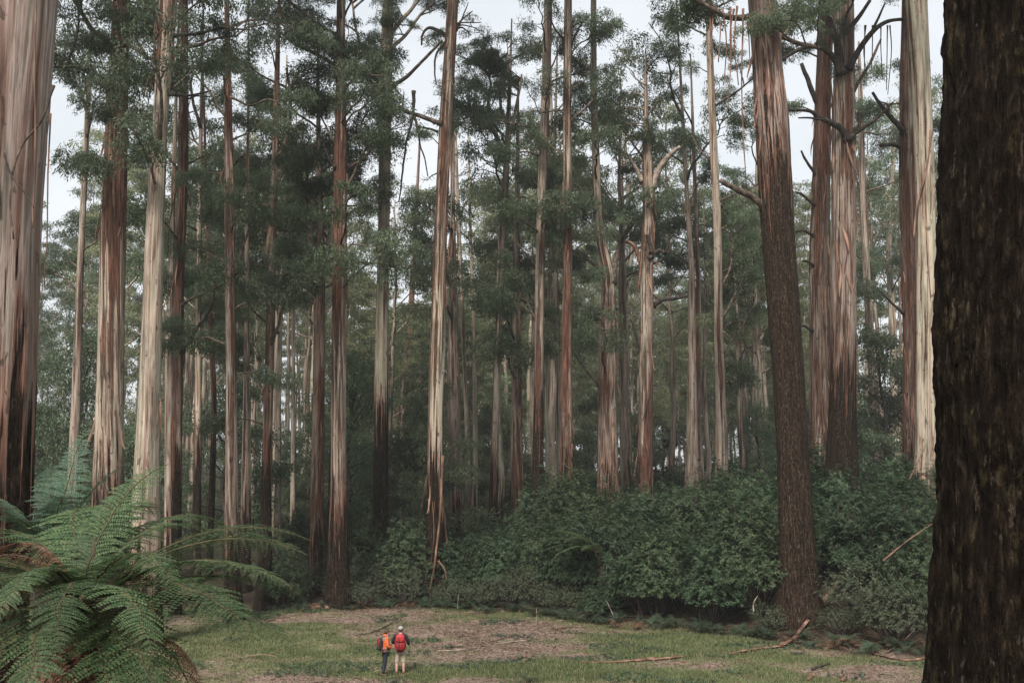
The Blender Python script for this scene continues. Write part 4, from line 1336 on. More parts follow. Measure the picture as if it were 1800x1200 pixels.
def tree_fern(loc, fronds, label, h, seed, mat='frond', pinn=11, npairs=30, px=None, ground_z=None):
    g = np.random.default_rng(seed)
    x, y, zc = loc
    zb = gz(x, y)
    root = empty('tree_fern', (x, y, zb), label, 'tree fern', px=px)
    hh = zc - zb
    zs = np.linspace(-.3, hh, 40)
    tg = trunk_geo(zs, np.zeros(40), np.zeros(40), np.linspace(.24, .13, 40), 26, .1, .2, seed, rough=.12)
    link('trunk', tg.mesh('trunk', M['fern_trunk']), root)
    for (az, e0, dr, L, dead) in fronds:
        (V, Q), (Vs, Qs, Ts) = frond_geo(g, L, e0, dr, math.radians(az), npairs, L * g.uniform(.155, .20), pinn, hole=.15 if dead else .025, side_sag=.9 if dead else .28)
        q = Geo(); q.add(V, Q, mi=0); q.add(Vs, Qs, Ts, mi=1)
        f = link('frond', q.mesh('frond', [M['frond_dead' if dead else mat], M['rachis']], smooth=False), root, (0, 0, hh - .03))
        if dead:
            f['label'] = 'withered brown frond'
    return root


c = at(140, 1062, 9.0)
FR = [(-4, 38, 66, 2.2, 0), (12, 42, 70, 2.2, 0), (-20, 30, 62, 2.3, 0), (-36, 22, 58, 2.4, 0), (-52, 24, 72, 2.2, 0), (-68, 30, 88, 1.9, 0), (-92, 48, 125, 1.55, 0),
      (-118, 40, 110, 1.6, 0), (-150, 35, 90, 1.7, 0), (178, 40, 95, 1.8, 0), (150, 50, 95, 1.9, 0), (118, 58, 95, 2.0, 0), (88, 62, 100, 2.0, 0), (58, 58, 105, 2.0, 0), (34, 66, 130, 1.75, 0),
      (-104, 66, 150, 1.0, 0), (-165, 64, 150, 1.35, 1), (172, 70, 150, 1.4, 1), (-80, -10, 70, 1.6, 1), (-25, -5, 65, 1.7, 1), (-125, -15, 60, 1.5, 1), (-48, 5, 60, 2.1, 0), (-12, 12, 52, 2.2, 0), (25, 20, 60, 2.2, 0)]
FR += [(a_, -38 - 8 * (k % 3), 45, 1.35 + .12 * (k % 4), 1) for k, a_ in enumerate(range(-170, 20, 17))]
FR += [(185, 52, 165, 1.0, 1), (-170, 45, 165, 1.0, 1), (-146, 58, 175, .9, 1), (66, 74, 60, 1.7, 0), (100, 80, 120, 1.5, 0), (-40, 50, 110, 1.7, 0)]
FR += [(-80, 8, 85, 1.9, 0), (-110, 5, 80, 1.7, 0), (-140, 8, 80, 1.7, 0), (-60, 0, 70, 2.0, 0)]
tree_fern(c, FR, 'large green tree fern spreading over the bottom left corner', 1.5, 41, pinn=12, npairs=34)
c = at(92, 985, 12.5)
tree_fern(c, [(75, 84, 22, 1.75, 0), (20, 74, 50, 1.6, 0), (120, 76, 60, 1.6, 0), (-60, 62, 75, 1.6, 0), (-140, 60, 80, 1.6, 0), (170, 60, 75, 1.7, 0), (-10, 52, 80, 1.7, 0), (50, 60, 70, 1.7, 0), (-100, 56, 90, 1.5, 0)],
          'upright bluish tree fern behind the large fern, beside huge pinkish trunk', 2.4, 43, mat='frond_blue', pinn=11, npairs=32)
c = at(1058, 972, 51.0)
tree_fern(c, [(180, 32, 62, 3.6, 0), (165, 46, 75, 3.3, 0), (-165, 24, 62, 3.5, 0), (-145, 25, 70, 3.2, 0), (200, 50, 80, 2.3, 0), (172, 18, 55, 2.6, 0), (-125, 35, 75, 2.3, 0), (150, 55, 80, 2.2, 0)],
          'tree fern arching out of the dark shrubs above the clearing', 2.4, 44, pinn=7, npairs=26)


def ground_fern_mesh(seed, mat, n=9, L=.9):
    g = np.random.default_rng(seed)
    q = Geo()
    for k in range(n):
        (V, Q), (Vs, Qs, Ts) = frond_geo(g, L * g.uniform(.7, 1.15), g.uniform(35, 70), g.uniform(70, 110), 2 * PI * k / n + g.uniform(-.3, .3), 14, L * .24, 5)
        q.add(V, Q, mi=0); q.add(Vs, Qs, Ts, mi=1)
    return q.mesh('ground_fern', [M[mat], M['rachis']], smooth=False)


GF = [ground_fern_mesh(700 + k, 'frond_blue') for k in range(3)]
GD = [ground_fern_mesh(710 + k, 'frond_dead', 7, .8) for k in range(2)]
spots = []
x = -13.0
while x < 18.5:
    for q in range(4):
        xx = x + random.uniform(-.5, .5); yy = float(edge_y(xx)) + random.uniform(-.5, 1.6)
        spots.append((xx, yy))
    x += random.uniform(.75, 1.25)
for (xx, yy) in spots:
    dead = random.random() < .2
    z = gz(xx, yy)
    px, py = to_px(xx, yy, z)
    if px < 470 or px > 1650:
        continue
    o = link('ground_fern', random.choice(GD if dead else GF), None, (xx, yy, z), (0, 0, random.uniform(0, 6.28)), random.uniform(.7, 1.25))
    thing(o, ('withered brown' if dead else 'blue-green') + ' low fern ' + between(px, py), 'fern', 'low ferns along the clearing edge', px)
p = at(932, 1178, 1); dd = 36.1
for (pxx, d_) in ((930, 35.8),):
    xx = (pxx - 900) / F_PX * d_ * 1.005
    o = link('ground_fern', GF[0], None, (xx, d_, gz(xx, d_)), (0, 0, 1), .75)
    thing(o, 'lone small fern in the grass right of the hikers', 'fern', None, pxx)

# ------------------------------------------------------------------ grass and litter
def ground_pts(n, x0=-19, x1=21, y0=32.5, y1=56):
    return rng.uniform(x0, x1, n), rng.uniform(y0, y1, n)


x, y = ground_pts(520000)
e = y - edge_y(x)
gm_ = green_mask(x, y) + .25 * fbm(np.stack([x * 1.4, y * 1.4, 0 * x], -1), 77, 3)
keep = (rng.uniform(0, 1, len(x)) < np.clip((gm_ - .22) * 1.5, .06, 1)) & (e < 1.5) & (np.abs(x) < .56 * y)
x, y = x[keep], y[keep]
gm_ = gm_[keep]
n = len(x)
z = ground(x, y)
hgt = rng.uniform(.04, .10, n) * (1 + 1.3 * np.clip(gm_ - .5, 0, 1)) * (1 + .7 * np.clip(fbm(np.stack([x * .9, y * .9, 0 * x], -1), 78, 2), 0, 1))
az = rng.uniform(0, 2 * PI, n); ln = rng.uniform(.1, .8, n) * hgt
w = rng.uniform(.008, .018, n)
b0 = np.stack([x - np.sin(az) * w, y + np.cos(az) * w, z - .01], -1)
b1 = np.stack([x + np.sin(az) * w, y - np.cos(az) * w, z - .01], -1)
tp = np.stack([x + np.cos(az) * ln, y + np.sin(az) * ln, z + hgt], -1)
q = Geo(); q.add(np.stack([b0, b1, tp], 1), T=np.arange(3 * n).reshape(-1, 3))
link('meadow_grass', q.mesh('meadow_grass', M['grass'], smooth=False), kind='stuff')

x, y = ground_pts(90000)
e = y - edge_y(x)
gm_ = green_mask(x, y)
keep = (rng.uniform(0, 1, len(x)) < np.clip((.72 - gm_) * 1.1, .02, 1)) & (e < 2.5) & (np.abs(x) < .56 * y)
x, y = x[keep], y[keep]; n = len(x)
z = ground(x, y) + rng.uniform(.01, .06, n)
L = .05 + .28 * rng.random(n) ** 3 + np.where(rng.random(n) < .025, rng.uniform(.2, .8, n), 0)
az = rng.normal(.15, .9, n)
d = np.stack([np.cos(az), np.sin(az), rng.normal(0, .12, n)], -1)
V, Q = leaves(np.stack([x, y, z], -1), d, np.array([0, 0, 1.0]) + rng.normal(0, .25, (n, 3)), L * 1.4, np.minimum(.012 + .02 * rng.random(n) + .05 * L, .055), .2)
q = Geo(); q.add(V, Q)
link('bark_litter', q.mesh('bark_litter', M['litter'], smooth=False), kind='stuff')

# low blue-green weeds in the grass
x, y = ground_pts(26000)
wm = fbm(np.stack([x * .5, y * .7, 0 * x + 4], -1), 91, 3)
keep = (wm > .42) & (y - edge_y(x) < 1) & (np.abs(x) < .56 * y)
x, y = x[keep], y[keep]; n = len(x)
q = Geo()
for k in range(5):
    az = rng.uniform(0, 2 * PI, n)
    d = np.stack([np.cos(az), np.sin(az), rng.uniform(.1, .9, n)], -1)
    V, Q = leaves(np.stack([x, y, ground(x, y) + rng.uniform(0, .08, n)], -1), d, np.array([0, 0, 1.0]) + rng.normal(0, .2, (n, 3)), rng.uniform(.07, .16, n), rng.uniform(.03, .06, n))
    q.add(V, Q)
link('low_weeds', q.mesh('low_weeds', M['frond_blue'], smooth=False), kind='stuff')

# ------------------------------------------------------------------ fallen bark and sticks, each a thing
def gpoint(px, py):
    """ground point under a photograph pixel"""
    lo, hi = 20.0, 120.0
    for _ in range(50):
        m_ = (lo + hi) / 2
        p_ = at(px, py, m_)
        if p_[2] > gz(p_[0], m_):
            lo = m_
        else:
            hi = m_
    return np.array([p_[0], lo, gz(p_[0], lo)])


def fallen(name, pix, r0, r1, mat, label, cat, flat=.35, lift=.03, strips=1, zoff=None):
    P0 = [gpoint(px, py) for px, py in pix]
    if zoff:
        P0 = [p + np.array([0, 0, dz]) for p, dz in zip(P0, zoff)]
    base = P0[0].copy()
    g = Geo()
    for s in range(strips):
        P = smooth_path([p - base + np.array([0, 0, lift + .02 * s]) + rng.normal(0, .05 * (s > 0), 3) * np.array([1, 1, .2]) for p in P0], 6 * len(P0))
        k = np.linspace(0, 1, len(P))
        R = (r0 + (r1 - r0) * k) * (1 + .35 * fbm(np.stack([k * 9 + s * 4, k * 0, k * 0], -1), 17 + s, 2))
        V, Q, T = tube(P, R * (.75 if s else 1), 6, flat=flat, up=(0, 0, 1))
        g.add(V, Q, T)
    o = link(name, g.mesh(name, M[mat]), None, base)
    return thing(o, label, cat, None, pix[0][0])


fallen('fallen_bark_strip', [(1022, 1165), (1060, 1166), (1110, 1163), (1150, 1160)], .06, .14, 'ribbon', 'tan curled bark strip lying in the grass at bottom centre-right', 'bark strip', .35, .06, 2)
fallen('fallen_bark_strip', [(1150, 1160), (1200, 1155), (1260, 1150), (1300, 1147)], .09, .03, 'ribbon', 'long thin bark strip trailing right from the tan curled strip', 'bark strip', .4, .05)
fallen('fallen_bark_strip', [(1285, 1150), (1310, 1147), (1340, 1142), (1375, 1137)], .05, .13, 'ribbon', 'orange split bark strip at the foot of the massive leaning trunk', 'bark strip', .35, .06, 3)
fallen('fallen_bark_strip', [(1372, 1137), (1395, 1130), (1420, 1108), (1450, 1075), (1495, 1025)], .10, .03, 'ribbon', 'big peeled bark strip propped up against the olive shrub', 'bark strip', .4, .10, 2, [0.02, .12, .3, .5, .8])
fallen('fallen_bark_strip', [(1535, 1150), (1570, 1158), (1600, 1162), (1640, 1157)], .05, .09, 'ribbon', 'reddish bark strip on bare ground near the black mossy trunk', 'bark strip', .4, .05, 2)
fallen('fallen_stick', [(1428, 1178), (1445, 1172), (1458, 1168)], .07, .04, 'limbdark', 'short dark stick on the litter left of the black trunk', 'stick', .8, .06)
fallen('fallen_stick', [(1390, 1150), (1415, 1148)], .06, .04, 'limbdark', 'short black stick right below the massive leaning trunk', 'stick', .8, .05)
fallen('fallen_stick', [(1560, 1148), (1600, 1130), (1635, 1100)], .04, .02, 'limb', 'pale stick leaning into the ferns by the black trunk', 'stick', .9, .05, 1, [0, .3, .7])
fallen('fallen_bark_strip', [(1420, 1196), (1428, 1190), (1432, 1184)], .10, .05, 'ribbon', 'tan bark curl at the bottom edge, left of its twin', 'bark strip', .4, .06)
fallen('fallen_bark_strip', [(1480, 1198), (1486, 1190), (1484, 1184)], .09, .05, 'ribbon', 'tan bark curl at the bottom edge, nearer the black trunk', 'bark strip', .4, .06)
fallen('fallen_stick', [(770, 1146), (830, 1142), (880, 1132), (930, 1126)], .04, .03, 'limbpale', 'long pale stick lying right of the hikers', 'stick', .8, .05)
fallen('fallen_stick', [(790, 1138), (840, 1133), (885, 1124)], .04, .02, 'limb', 'long brown stick behind the pale one right of the hikers', 'stick', .8, .05)
fallen('fallen_stick', [(690, 1096), (655, 1112), (632, 1116)], .03, .03, 'limbdark', 'thin dark stick on the litter just left of the hikers', 'stick', .8, .04)
fallen('fallen_bark_strip', [(805, 1120), (815, 1117), (826, 1119)], .06, .05, 'ribbon', 'small orange bark piece lying among the low weeds', 'bark strip', .4, .04)
fallen('fallen_bark_strip', [(1115, 1106), (1140, 1101), (1175, 1097)], .06, .10, 'ribbon', 'tan bark strip by the fern edge below the tall shrubs', 'bark strip', .4, .06, 2)
fallen('fallen_bark_strip', [(1150, 1113), (1200, 1115), (1250, 1112)], .05, .05, 'limbdark', 'dark thin bark length along the foot of the shrubs', 'bark strip', .5, .05)
fallen('fallen_bark_strip', [(975, 1108), (1000, 1104), (1022, 1103)], .05, .04, 'ribbon', 'rusty bark scrap on the bare litter in mid clearing', 'bark strip', .4, .05, 2)
fallen('fallen_bark_strip', [(905, 1160), (920, 1155), (930, 1157)], .09, .05, 'ribbon', 'rusty bark scrap beside the lone small fern', 'bark strip', .4, .05, 2)
fallen('fallen_bark_strip', [(470, 1092), (490, 1087), (508, 1086)], .06, .04, 'ribbon', 'pale bark scrap on the grass at the left of the clearing', 'bark strip', .4, .05)
fallen('bark_heap', [(556, 1072), (566, 1066), (576, 1073)], .12, .10, 'ribbon', 'orange heap of broken bark at the far edge of the clearing', 'bark heap', .5, .12, 4)
fallen('fallen_stick', [(942, 1100), (944, 1094), (943, 1086)], .02, .012, 'limbpale', 'upright pale twig in mid clearing', 'stick', .9, .02, 1, [0, .15, .45])


def prop_stick(px, py, d, px2, py2, d2, r, mat, label, kink=0):
    a_, b_ = at(px, py, d), at(px2, py2, d2)
    mid = (a_ + b_) / 2 + np.array([kink, 0, 0])
    P = smooth_path([a_, mid, b_], 12) - a_
    V, Q, T = tube(P, np.linspace(r, r * .5, 12) * (1 + .3 * np.sin(np.arange(12))), 6, flat=.5)
    g = Geo(); g.add(V, Q, T)
    return thing(link('leaning_bark_strip', g.mesh('leaning_bark_strip', M[mat]), None, a_), label, 'bark strip', None, px)


prop_stick(1552, 985, 40.5, 1642, 918, 41.5, .05, 'ribbon', 'long dry bark strip caught in the shrubs left of the black trunk', -.1)
prop_stick(1598, 842, 50, 1628, 782, 50.5, .05, 'ribbon', 'bark strip leaning on the foot of the cream-olive trunk')
prop_stick(1640, 1012, 40.5, 1645, 1060, 40.3, .03, 'ribbon', 'short bark sliver hanging in the shrubs beside the black trunk')
prop_stick(1325, 1075, 43.2, 1332, 1046, 43.5, .03, 'limbpale', 'bent pale stick standing at the foot of the shrubs', -.1)
prop_stick(1078, 1080, 47.0, 1066, 1055, 47.2, .03, 'limbpale', 'pale leaning stick in the dark below the tall shrubs')
prop_stick(804, 1070, 52.9, 806, 1046, 52.9, .04, 'limbpale', 'pale broken stump stick right of the olive-striped trunk')

exec_people = True
# ------------------------------------------------------------------ people
def cloth(name, cols, scale=14, rough=.8):
    return mat_plain(name, cols, scale, (1, 1, 1), rough, .15, 3)


PM = {
    'skin': mat_plain('skin', [(.3, (.42, .24, .18)), (.7, (.50, .30, .23))], 6, rough=.55),
    'orange': cloth('orange_jacket', [(.3, (.46, .085, .022)), (.7, (.58, .14, .05))]),
    'black': cloth('black_cloth', [(.3, (.012, .012, .016)), (.7, (.03, .03, .036))]),
    'navy': cloth('dark_trousers', [(.3, (.012, .014, .02)), (.7, (.028, .03, .04))]),
    'khaki': cloth('khaki_trousers', [(.3, (.32, .26, .20)), (.7, (.44, .375, .30))]),
    'red': cloth('red_pack', [(.3, (.14, .008, .010)), (.7, (.24, .013, .016))], 20, .6),
    'redlight': cloth('bright_red_pack_lid', [(.3, (.33, .022, .028)), (.7, (.44, .04, .046))], 20, .55),
    'hair': mat_plain('brown_hair', [(.3, (.03, .018, .012)), (.7, (.08, .05, .032))], 30, (1, 1, .3), .6),
    'cap': cloth('grey_cap', [(.3, (.24, .225, .22)), (.7, (.33, .315, .31))]),
    'boot': cloth('brown_boot', [(.3, (.05, .03, .02)), (.7, (.11, .07, .045))]),
    'strap': cloth('pale_strap', [(.3, (.22, .2, .19)), (.7, (.32, .30, .28))]),
    'metal': mat_plain('pole_metal', [(.3, (.08, .08, .085)), (.7, (.16, .16, .17))], 10, rough=.35),
}


def skinned(name, joints, edges, radii, mat, parent, sub=2, root=0):
    """one continuous surface grown round a skeleton of joints"""
    m = bpy.data.meshes.new(name)
    m.from_pydata([tuple(j) for j in joints], edges, [])
    o = bpy.data.objects.new(name, m)
    COL.objects.link(o)
    md = o.modifiers.new('skin', 'SKIN'); md.use_smooth_shade = True
    if not m.skin_vertices:
        m.skin_vertices.new()
    for k, r in enumerate(radii):
        r = r if hasattr(r, '__len__') else (r, r)
        m.skin_vertices[0].data[k].radius = r
    m.skin_vertices[0].data[root].use_root = True
    ss = o.modifiers.new('sub', 'SUBSURF'); ss.levels = sub; ss.render_levels = sub
    dg = bpy.context.evaluated_depsgraph_get()
    me = bpy.data.meshes.new_from_object(o.evaluated_get(dg))
    bpy.data.objects.remove(o)
    me.materials.clear(); me.materials.append(mat)
    me.polygons.foreach_set('use_smooth', np.ones(len(me.polygons), bool))
    return link(name, me, parent)


def ball(g, c, r, nu=14, nv=10, mi=0, cut=None):
    """ellipsoid, optionally only above height cut"""
    u = np.arange(nu) / nu * 2 * PI
    v0 = -PI / 2 if cut is None else math.asin(np.clip(cut, -1, 1))
    v = np.linspace(v0, PI / 2, nv)
    U, Vv = np.meshgrid(u, v)
    P = np.stack([np.cos(U) * np.cos(Vv) * r[0] + c[0], np.sin(U) * np.cos(Vv) * r[1] + c[1], np.sin(Vv) * r[2] + c[2]], -1).reshape(-1, 3)
    i = np.arange(nv - 1)[:, None] * nu; j = np.arange(nu)[None]; j2 = (j + 1) % nu
    g.add(P, np.stack([i + j, i + j2, i + nu + j2, i + nu + j], -1).reshape(-1, 4), mi=mi)


def rbox(g, c, s, p=4.0, nu=20, nv=14, mi=0, taper=0.0):
    """rounded box (superellipsoid) with full sizes s"""
    u = np.arange(nu) / nu * 2 * PI; v = np.linspace(-PI / 2, PI / 2, nv)
    U, Vv = np.meshgrid(u, v)
    f = lambda a: np.sign(a) * np.abs(a) ** (2 / p)
    zz = f(np.sin(Vv))
    k = 1 - taper * (zz * .5 + .5)
    P = np.stack([f(np.cos(U)) * f(np.cos(Vv)) * s[0] / 2 * k + c[0], f(np.sin(U)) * f(np.cos(Vv)) * s[1] / 2 * k + c[1], zz * s[2] / 2 + c[2]], -1).reshape(-1, 3)
    i = np.arange(nv - 1)[:, None] * nu; j = np.arange(nu)[None]; j2 = (j + 1) % nu
    g.add(P, np.stack([i + j, i + j2, i + nu + j2, i + nu + j], -1).reshape(-1, 4), mi=mi)


def hand_chains(wrist, fwd, side, J, E, R):
    """adds palm, four curled fingers and a thumb to a skeleton; returns nothing"""
    w = len(J) - 1
    fwd = unit(fwd); side = unit(side)
    dn = np.cross(fwd, side)
    palm = wrist + fwd * .075
    J.append(palm); E.append((w, w + 1)); R.append((.030, .018))
    pi_ = len(J) - 1
    for k, l in enumerate((.06, .072, .068, .052)):
        o_ = side * (.027 - .018 * k)
        a_ = palm + o_ + fwd * .022
        J.append(a_); E.append((pi_, len(J) - 1)); R.append(.0095)
        J.append(a_ + fwd * l * .55 + dn * .012); E.append((len(J) - 2, len(J) - 1)); R.append(.0085)
        J.append(a_ + fwd * l * .75 + dn * .038); E.append((len(J) - 2, len(J) - 1)); R.append(.0075)
    a_ = wrist + fwd * .03 + side * .036
    J.append(a_); E.append((w, len(J) - 1)); R.append(.0105)
    J.append(a_ + fwd * .035 + side * .016 + dn * .015); E.append((len(J) - 2, len(J) - 1)); R.append(.0095)
    return


def person_body(root, P, head_dir, mat):
    """P: joint dict in local metres"""
    J = [P['pelvis'], P['waist'], P['chest'], P['neck'], P['headlow']]
    E = [(0, 1), (1, 2), (2, 3), (3, 4)]
    R = [(.135, .10), (.115, .085), (.14, .10), (.05, .05), (.055, .06)]
    J.append(P['headtop']); E.append((4, 5)); R.append((.072, .082))
    for s in ('L', 'R'):
        J.append(P['sh' + s]); E.append((2, len(J) - 1)); R.append(.058)
        J.append(P['el' + s]); E.append((len(J) - 2, len(J) - 1)); R.append(.042)
        J.append(P['wr' + s]); E.append((len(J) - 2, len(J) - 1)); R.append(.029)
        hand_chains(P['wr' + s], P['wr' + s] - P['el' + s], P['hs' + s], J, E, R)
    for s in ('L', 'R'):
        J.append(P['hip' + s]); E.append((0, len(J) - 1)); R.append(.085)
        J.append(P['kn' + s]); E.append((len(J) - 2, len(J) - 1)); R.append(.058)
        J.append(P['ca' + s]); E.append((len(J) - 2, len(J) - 1)); R.append(.055)
        J.append(P['an' + s]); E.append((len(J) - 2, len(J) - 1)); R.append(.038)
        J.append(P['to' + s]); E.append((len(J) - 2, len(J) - 1)); R.append((.045, .03))
    return skinned('body', J, E, R, mat, root, 2)


def face_bits(root, c, yaw, rr):
    """nose, ears, eyes and mouth on a head centred at c looking along yaw"""
    f = np.array([math.cos(yaw), math.sin(yaw), 0]); s = np.array([-math.sin(yaw), math.cos(yaw), 0])
    g = Geo()
    ball(g, c + f * (rr + .012) + np.array([0, 0, -.01]), (.014, .014, .02), 8, 6)
    for k in (-1, 1):
        ball(g, c + s * k * (rr * .93) + np.array([0, 0, -.005]), (.018, .014, .032), 8, 6)
    link('face', g.mesh('face', PM['skin']), root)
    g = Geo()
    for k in (-1, 1):
        ball(g, c + f * (rr + .001) + s * k * .03 + np.array([0, 0, .018]), (.008, .011, .007), 8, 6)
    ball(g, c + f * (rr - .001) + np.array([0, 0, -.048]), (.008, .02, .006), 8, 6)
    link('eyes', g.mesh('eyes', PM['hair']), root)


def v(*a):
    return np.array(a, float)


# local frame of each hiker: +Y points away from the camera (the way they mostly face), X to the right
# -- the man, seen from behind
gp = gpoint(703, 1186)
man = empty('person', gp, 'hiker in a grey cap, black jacket and khaki shorts seen from behind', 'person', px=703)
Pm = dict(pelvis=v(0, 0, .90), waist=v(0, 0, 1.06), chest=v(0, .01, 1.30), neck=v(0, .03, 1.47), headlow=v(0, .05, 1.545), headtop=v(0, .05, 1.635),
          shL=v(-.20, 0, 1.39), elL=v(-.30, .05, 1.13), wrL=v(-.17, .26, 1.08), hsL=v(0, 0, 1.),
          shR=v(.20, 0, 1.39), elR=v(.29, .06, 1.13), wrR=v(.27, .25, 1.05), hsR=v(-1., 0, .2),
          hipL=v(-.10, 0, .86), knL=v(-.12, .02, .48), caL=v(-.12, -.01, .34), anL=v(-.12, -.01, .09), toL=v(-.15, .13, .04),
          hipR=v(.10, 0, .86), knR=v(.125, .01, .48), caR=v(.13, -.02, .34), anR=v(.135, -.02, .09), toR=v(.19, .11, .04))
person_body(man, Pm, 0, PM['skin'])
face_bits(man, v(0, .055, 1.60), PI / 2, .085)
J = [Pm['waist'] - v(0, 0, .08), Pm['chest'], Pm['neck'] - v(0, 0, .03), Pm['shL'], Pm['elL'], Pm['wrL'], Pm['shR'], Pm['elR'], Pm['wrR']]
skinned('jacket', J, [(0, 1), (1, 2), (1, 3), (3, 4), (4, 5), (1, 6), (6, 7), (7, 8)], [(.16, .125), (.165, .125), (.075, .07), .078, .066, .048, .078, .066, .048], PM['black'], man)
J = [v(0, 0, .93)]
E, R = [], [(.165, .13)]
for s in ('L', 'R'):
    J.append(Pm['hip' + s] - v(0, 0, .06)); E.append((0, len(J) - 1)); R.append(.108)
    J.append(Pm['kn' + s]); E.append((len(J) - 2, len(J) - 1)); R.append(.09)
    J.append(Pm['kn' + s] - v(0, 0, .05)); E.append((len(J) - 2, len(J) - 1)); R.append(.092)
skinned('shorts', J, E, R, PM['khaki'], man)
for s in ('L', 'R'):
    an, to = Pm['an' + s], Pm['to' + s]
    skinned('boot', [an + v(0, 0, .07), an - v(0, 0, .02), an - v(0, .05, .045), to - v(0, 0, .005)], [(0, 1), (1, 2), (1, 3)], [.055, .055, .045, (.05, .038)], PM['boot'], man)
g = Geo(); ball(g, (0, .045, 1.63), (.098, .108, .095), 18, 9, cut=-.05)
rbox(g, (0, .165, 1.635), (.15, .12, .018), 2.5)
link('cap', g.mesh('cap', PM['cap']), man)
g = Geo(); ball(g, (0, .03, 1.575), (.088, .09, .07), 14, 8)
link('hair', g.mesh('hair', PM['hair']), man)
# his red pack
bp = empty('backpack', gp + v(.02, -.20, .95), 'red two-pocket rucksack on the back of the capped hiker', 'backpack', px=703)
g = Geo(); rbox(g, (0, .02, .22), (.37, .22, .62), 3.6, taper=.06); link('pack_body', g.mesh('pack_body', PM['black']), bp)
g = Geo(); rbox(g, (0, -.055, .39), (.34, .20, .30), 2.8, taper=.1); link('lid', g.mesh('lid', PM['redlight']), bp)
g = Geo(); rbox(g, (0, -.07, .10), (.38, .20, .30), 2.8); link('pocket', g.mesh('pocket', PM['red']), bp)
for k in (-1, 1):
    g = Geo(); rbox(g, (k * .17, .0, .18), (.08, .16, .34), 2.6); link('side_pocket', g.mesh('side_pocket', PM['red']), bp)
    P = smooth_path([v(k * .11, .08, .42), v(k * .14, .20, .47), v(k * .13, .33, .36), v(k * .15, .27, .10), v(k * .15, .08, .02)], 16)
    g = Geo(); g.add(*tube(P, .022, 6, flat=.45)); link('strap', g.mesh('strap', PM['black']), bp)
g = Geo(); g.add(*tube([v(-.04, -.165, .42), v(-.035, -.178, .24), v(-.03, -.178, .1), v(-.03, -.17, -.03)], .02, 6, flat=.5))
link('buckle_strap', g.mesh('buckle_strap', PM['black']), bp)
# trekking pole
wr = gp + Pm['wrR'] + v(.02, .07, -.03)
tip = gpoint(716, 1176); tip = v(wr[0] + .06, wr[1] + .04, gz(wr[0] + .06, wr[1] + .04))
tp_ = empty('trekking_pole', tip, 'thin dark trekking pole held in the capped hiker\'s right hand', 'trekking pole', px=716)
g = Geo(); g.add(*tube([v(0, 0, 0), (wr - tip) * .5, wr - tip], [.006, .009, .010], 6)); link('shaft', g.mesh('shaft', PM['metal']), tp_)
g = Geo(); g.add(*tube([(wr - tip) * .95, (wr - tip) * 1.05], .017, 8)); link('grip', g.mesh('grip', PM['black']), tp_)
g = Geo(); g.add(*tube([(wr - tip) * .055, (wr - tip) * .065], [.045, .045], 10)); link('basket', g.mesh('basket', PM['black']), tp_)

# -- the woman in orange, turned towards the right; local +X is her front
gp2 = gpoint(677, 1188)
wom = empty('person', gp2, 'hiker in an orange jacket and dark trousers turned towards her companion', 'person', px=677)
Pw = dict(pelvis=v(0, 0, .88), waist=v(-.01, 0, 1.03), chest=v(0, 0, 1.25), neck=v(.03, 0, 1.41), headlow=v(.055, 0, 1.475), headtop=v(.055, 0, 1.565),
          shL=v(.0, .17, 1.33), elL=v(.04, .22, 1.08), wrL=v(.22, .12, 1.06), hsL=v(0, 0, 1.),
          shR=v(.0, -.17, 1.33), elR=v(.01, -.25, 1.08), wrR=v(.20, -.17, 1.02), hsR=v(0, 0, 1.),
          hipL=v(0, .085, .84), knL=v(-.01, .09, .47), caL=v(-.03, .09, .33), anL=v(-.06, .09, .09), toL=v(.07, .11, .04),
          hipR=v(0, -.085, .84), knR=v(-.04, -.09, .47), caR=v(-.08, -.09, .33), anR=v(-.12, -.09, .09), toR=v(.01, -.12, .04))
wom.rotation_euler = (0, 0, math.radians(20))
person_body(wom, Pw, 0, PM['skin'])
face_bits(wom, v(.06, 0, 1.53), 0.0, .08)
J = [v(-.005, 0, .80), Pw['waist'], Pw['chest'], Pw['neck'] - v(0, 0, .02), Pw['shL'], Pw['elL'], Pw['wrL'], Pw['shR'], Pw['elR'], Pw['wrR']]
skinned('jacket', J, [(0, 1), (1, 2), (2, 3), (2, 4), (4, 5), (5, 6), (2, 7), (7, 8), (8, 9)], [(.15, .165), (.13, .14), (.135, .15), (.075, .075), .072, .064, .046, .072, .064, .046], PM['orange'], wom)
g = Geo(); ball(g, (-.03, 0, 1.43), (.085, .10, .055), 14, 8); link('hood', g.mesh('hood', PM['orange']), wom)
J = [v(0, 0, .88)]
E, R = [], [(.12, .14)]
for s in ('L', 'R'):
    J.append(Pw['hip' + s] - v(0, 0, .05)); E.append((0, len(J) - 1)); R.append(.098)
    J.append(Pw['kn' + s]); E.append((len(J) - 2, len(J) - 1)); R.append(.074)
    J.append(Pw['an' + s] + v(0, 0, .0)); E.append((len(J) - 2, len(J) - 1)); R.append(.06)
skinned('trousers', J, E, R, PM['navy'], wom)
for s in ('L', 'R'):
    an, to = Pw['an' + s], Pw['to' + s]
    skinned('boot', [an + v(0, 0, .05), an - v(0, 0, .03), an - v(.05, 0, .05), to], [(0, 1), (1, 2), (1, 3)], [.05, .05, .042, (.045, .035)], PM['boot'], wom)
g = Geo()
ball(g, (.035, 0, 1.555), (.098, .09, .085), 18, 10)
ball(g, (-.055, 0, 1.52), (.04, .045, .05), 12, 8)
ball(g, (-.075, 0, 1.47), (.028, .03, .06), 10, 8)
link('hair', g.mesh('hair', PM['hair']), wom)
ca, sa = math.cos(math.radians(20)), math.sin(math.radians(20))
bl = v(-.20 * ca, -.20 * sa, .95)
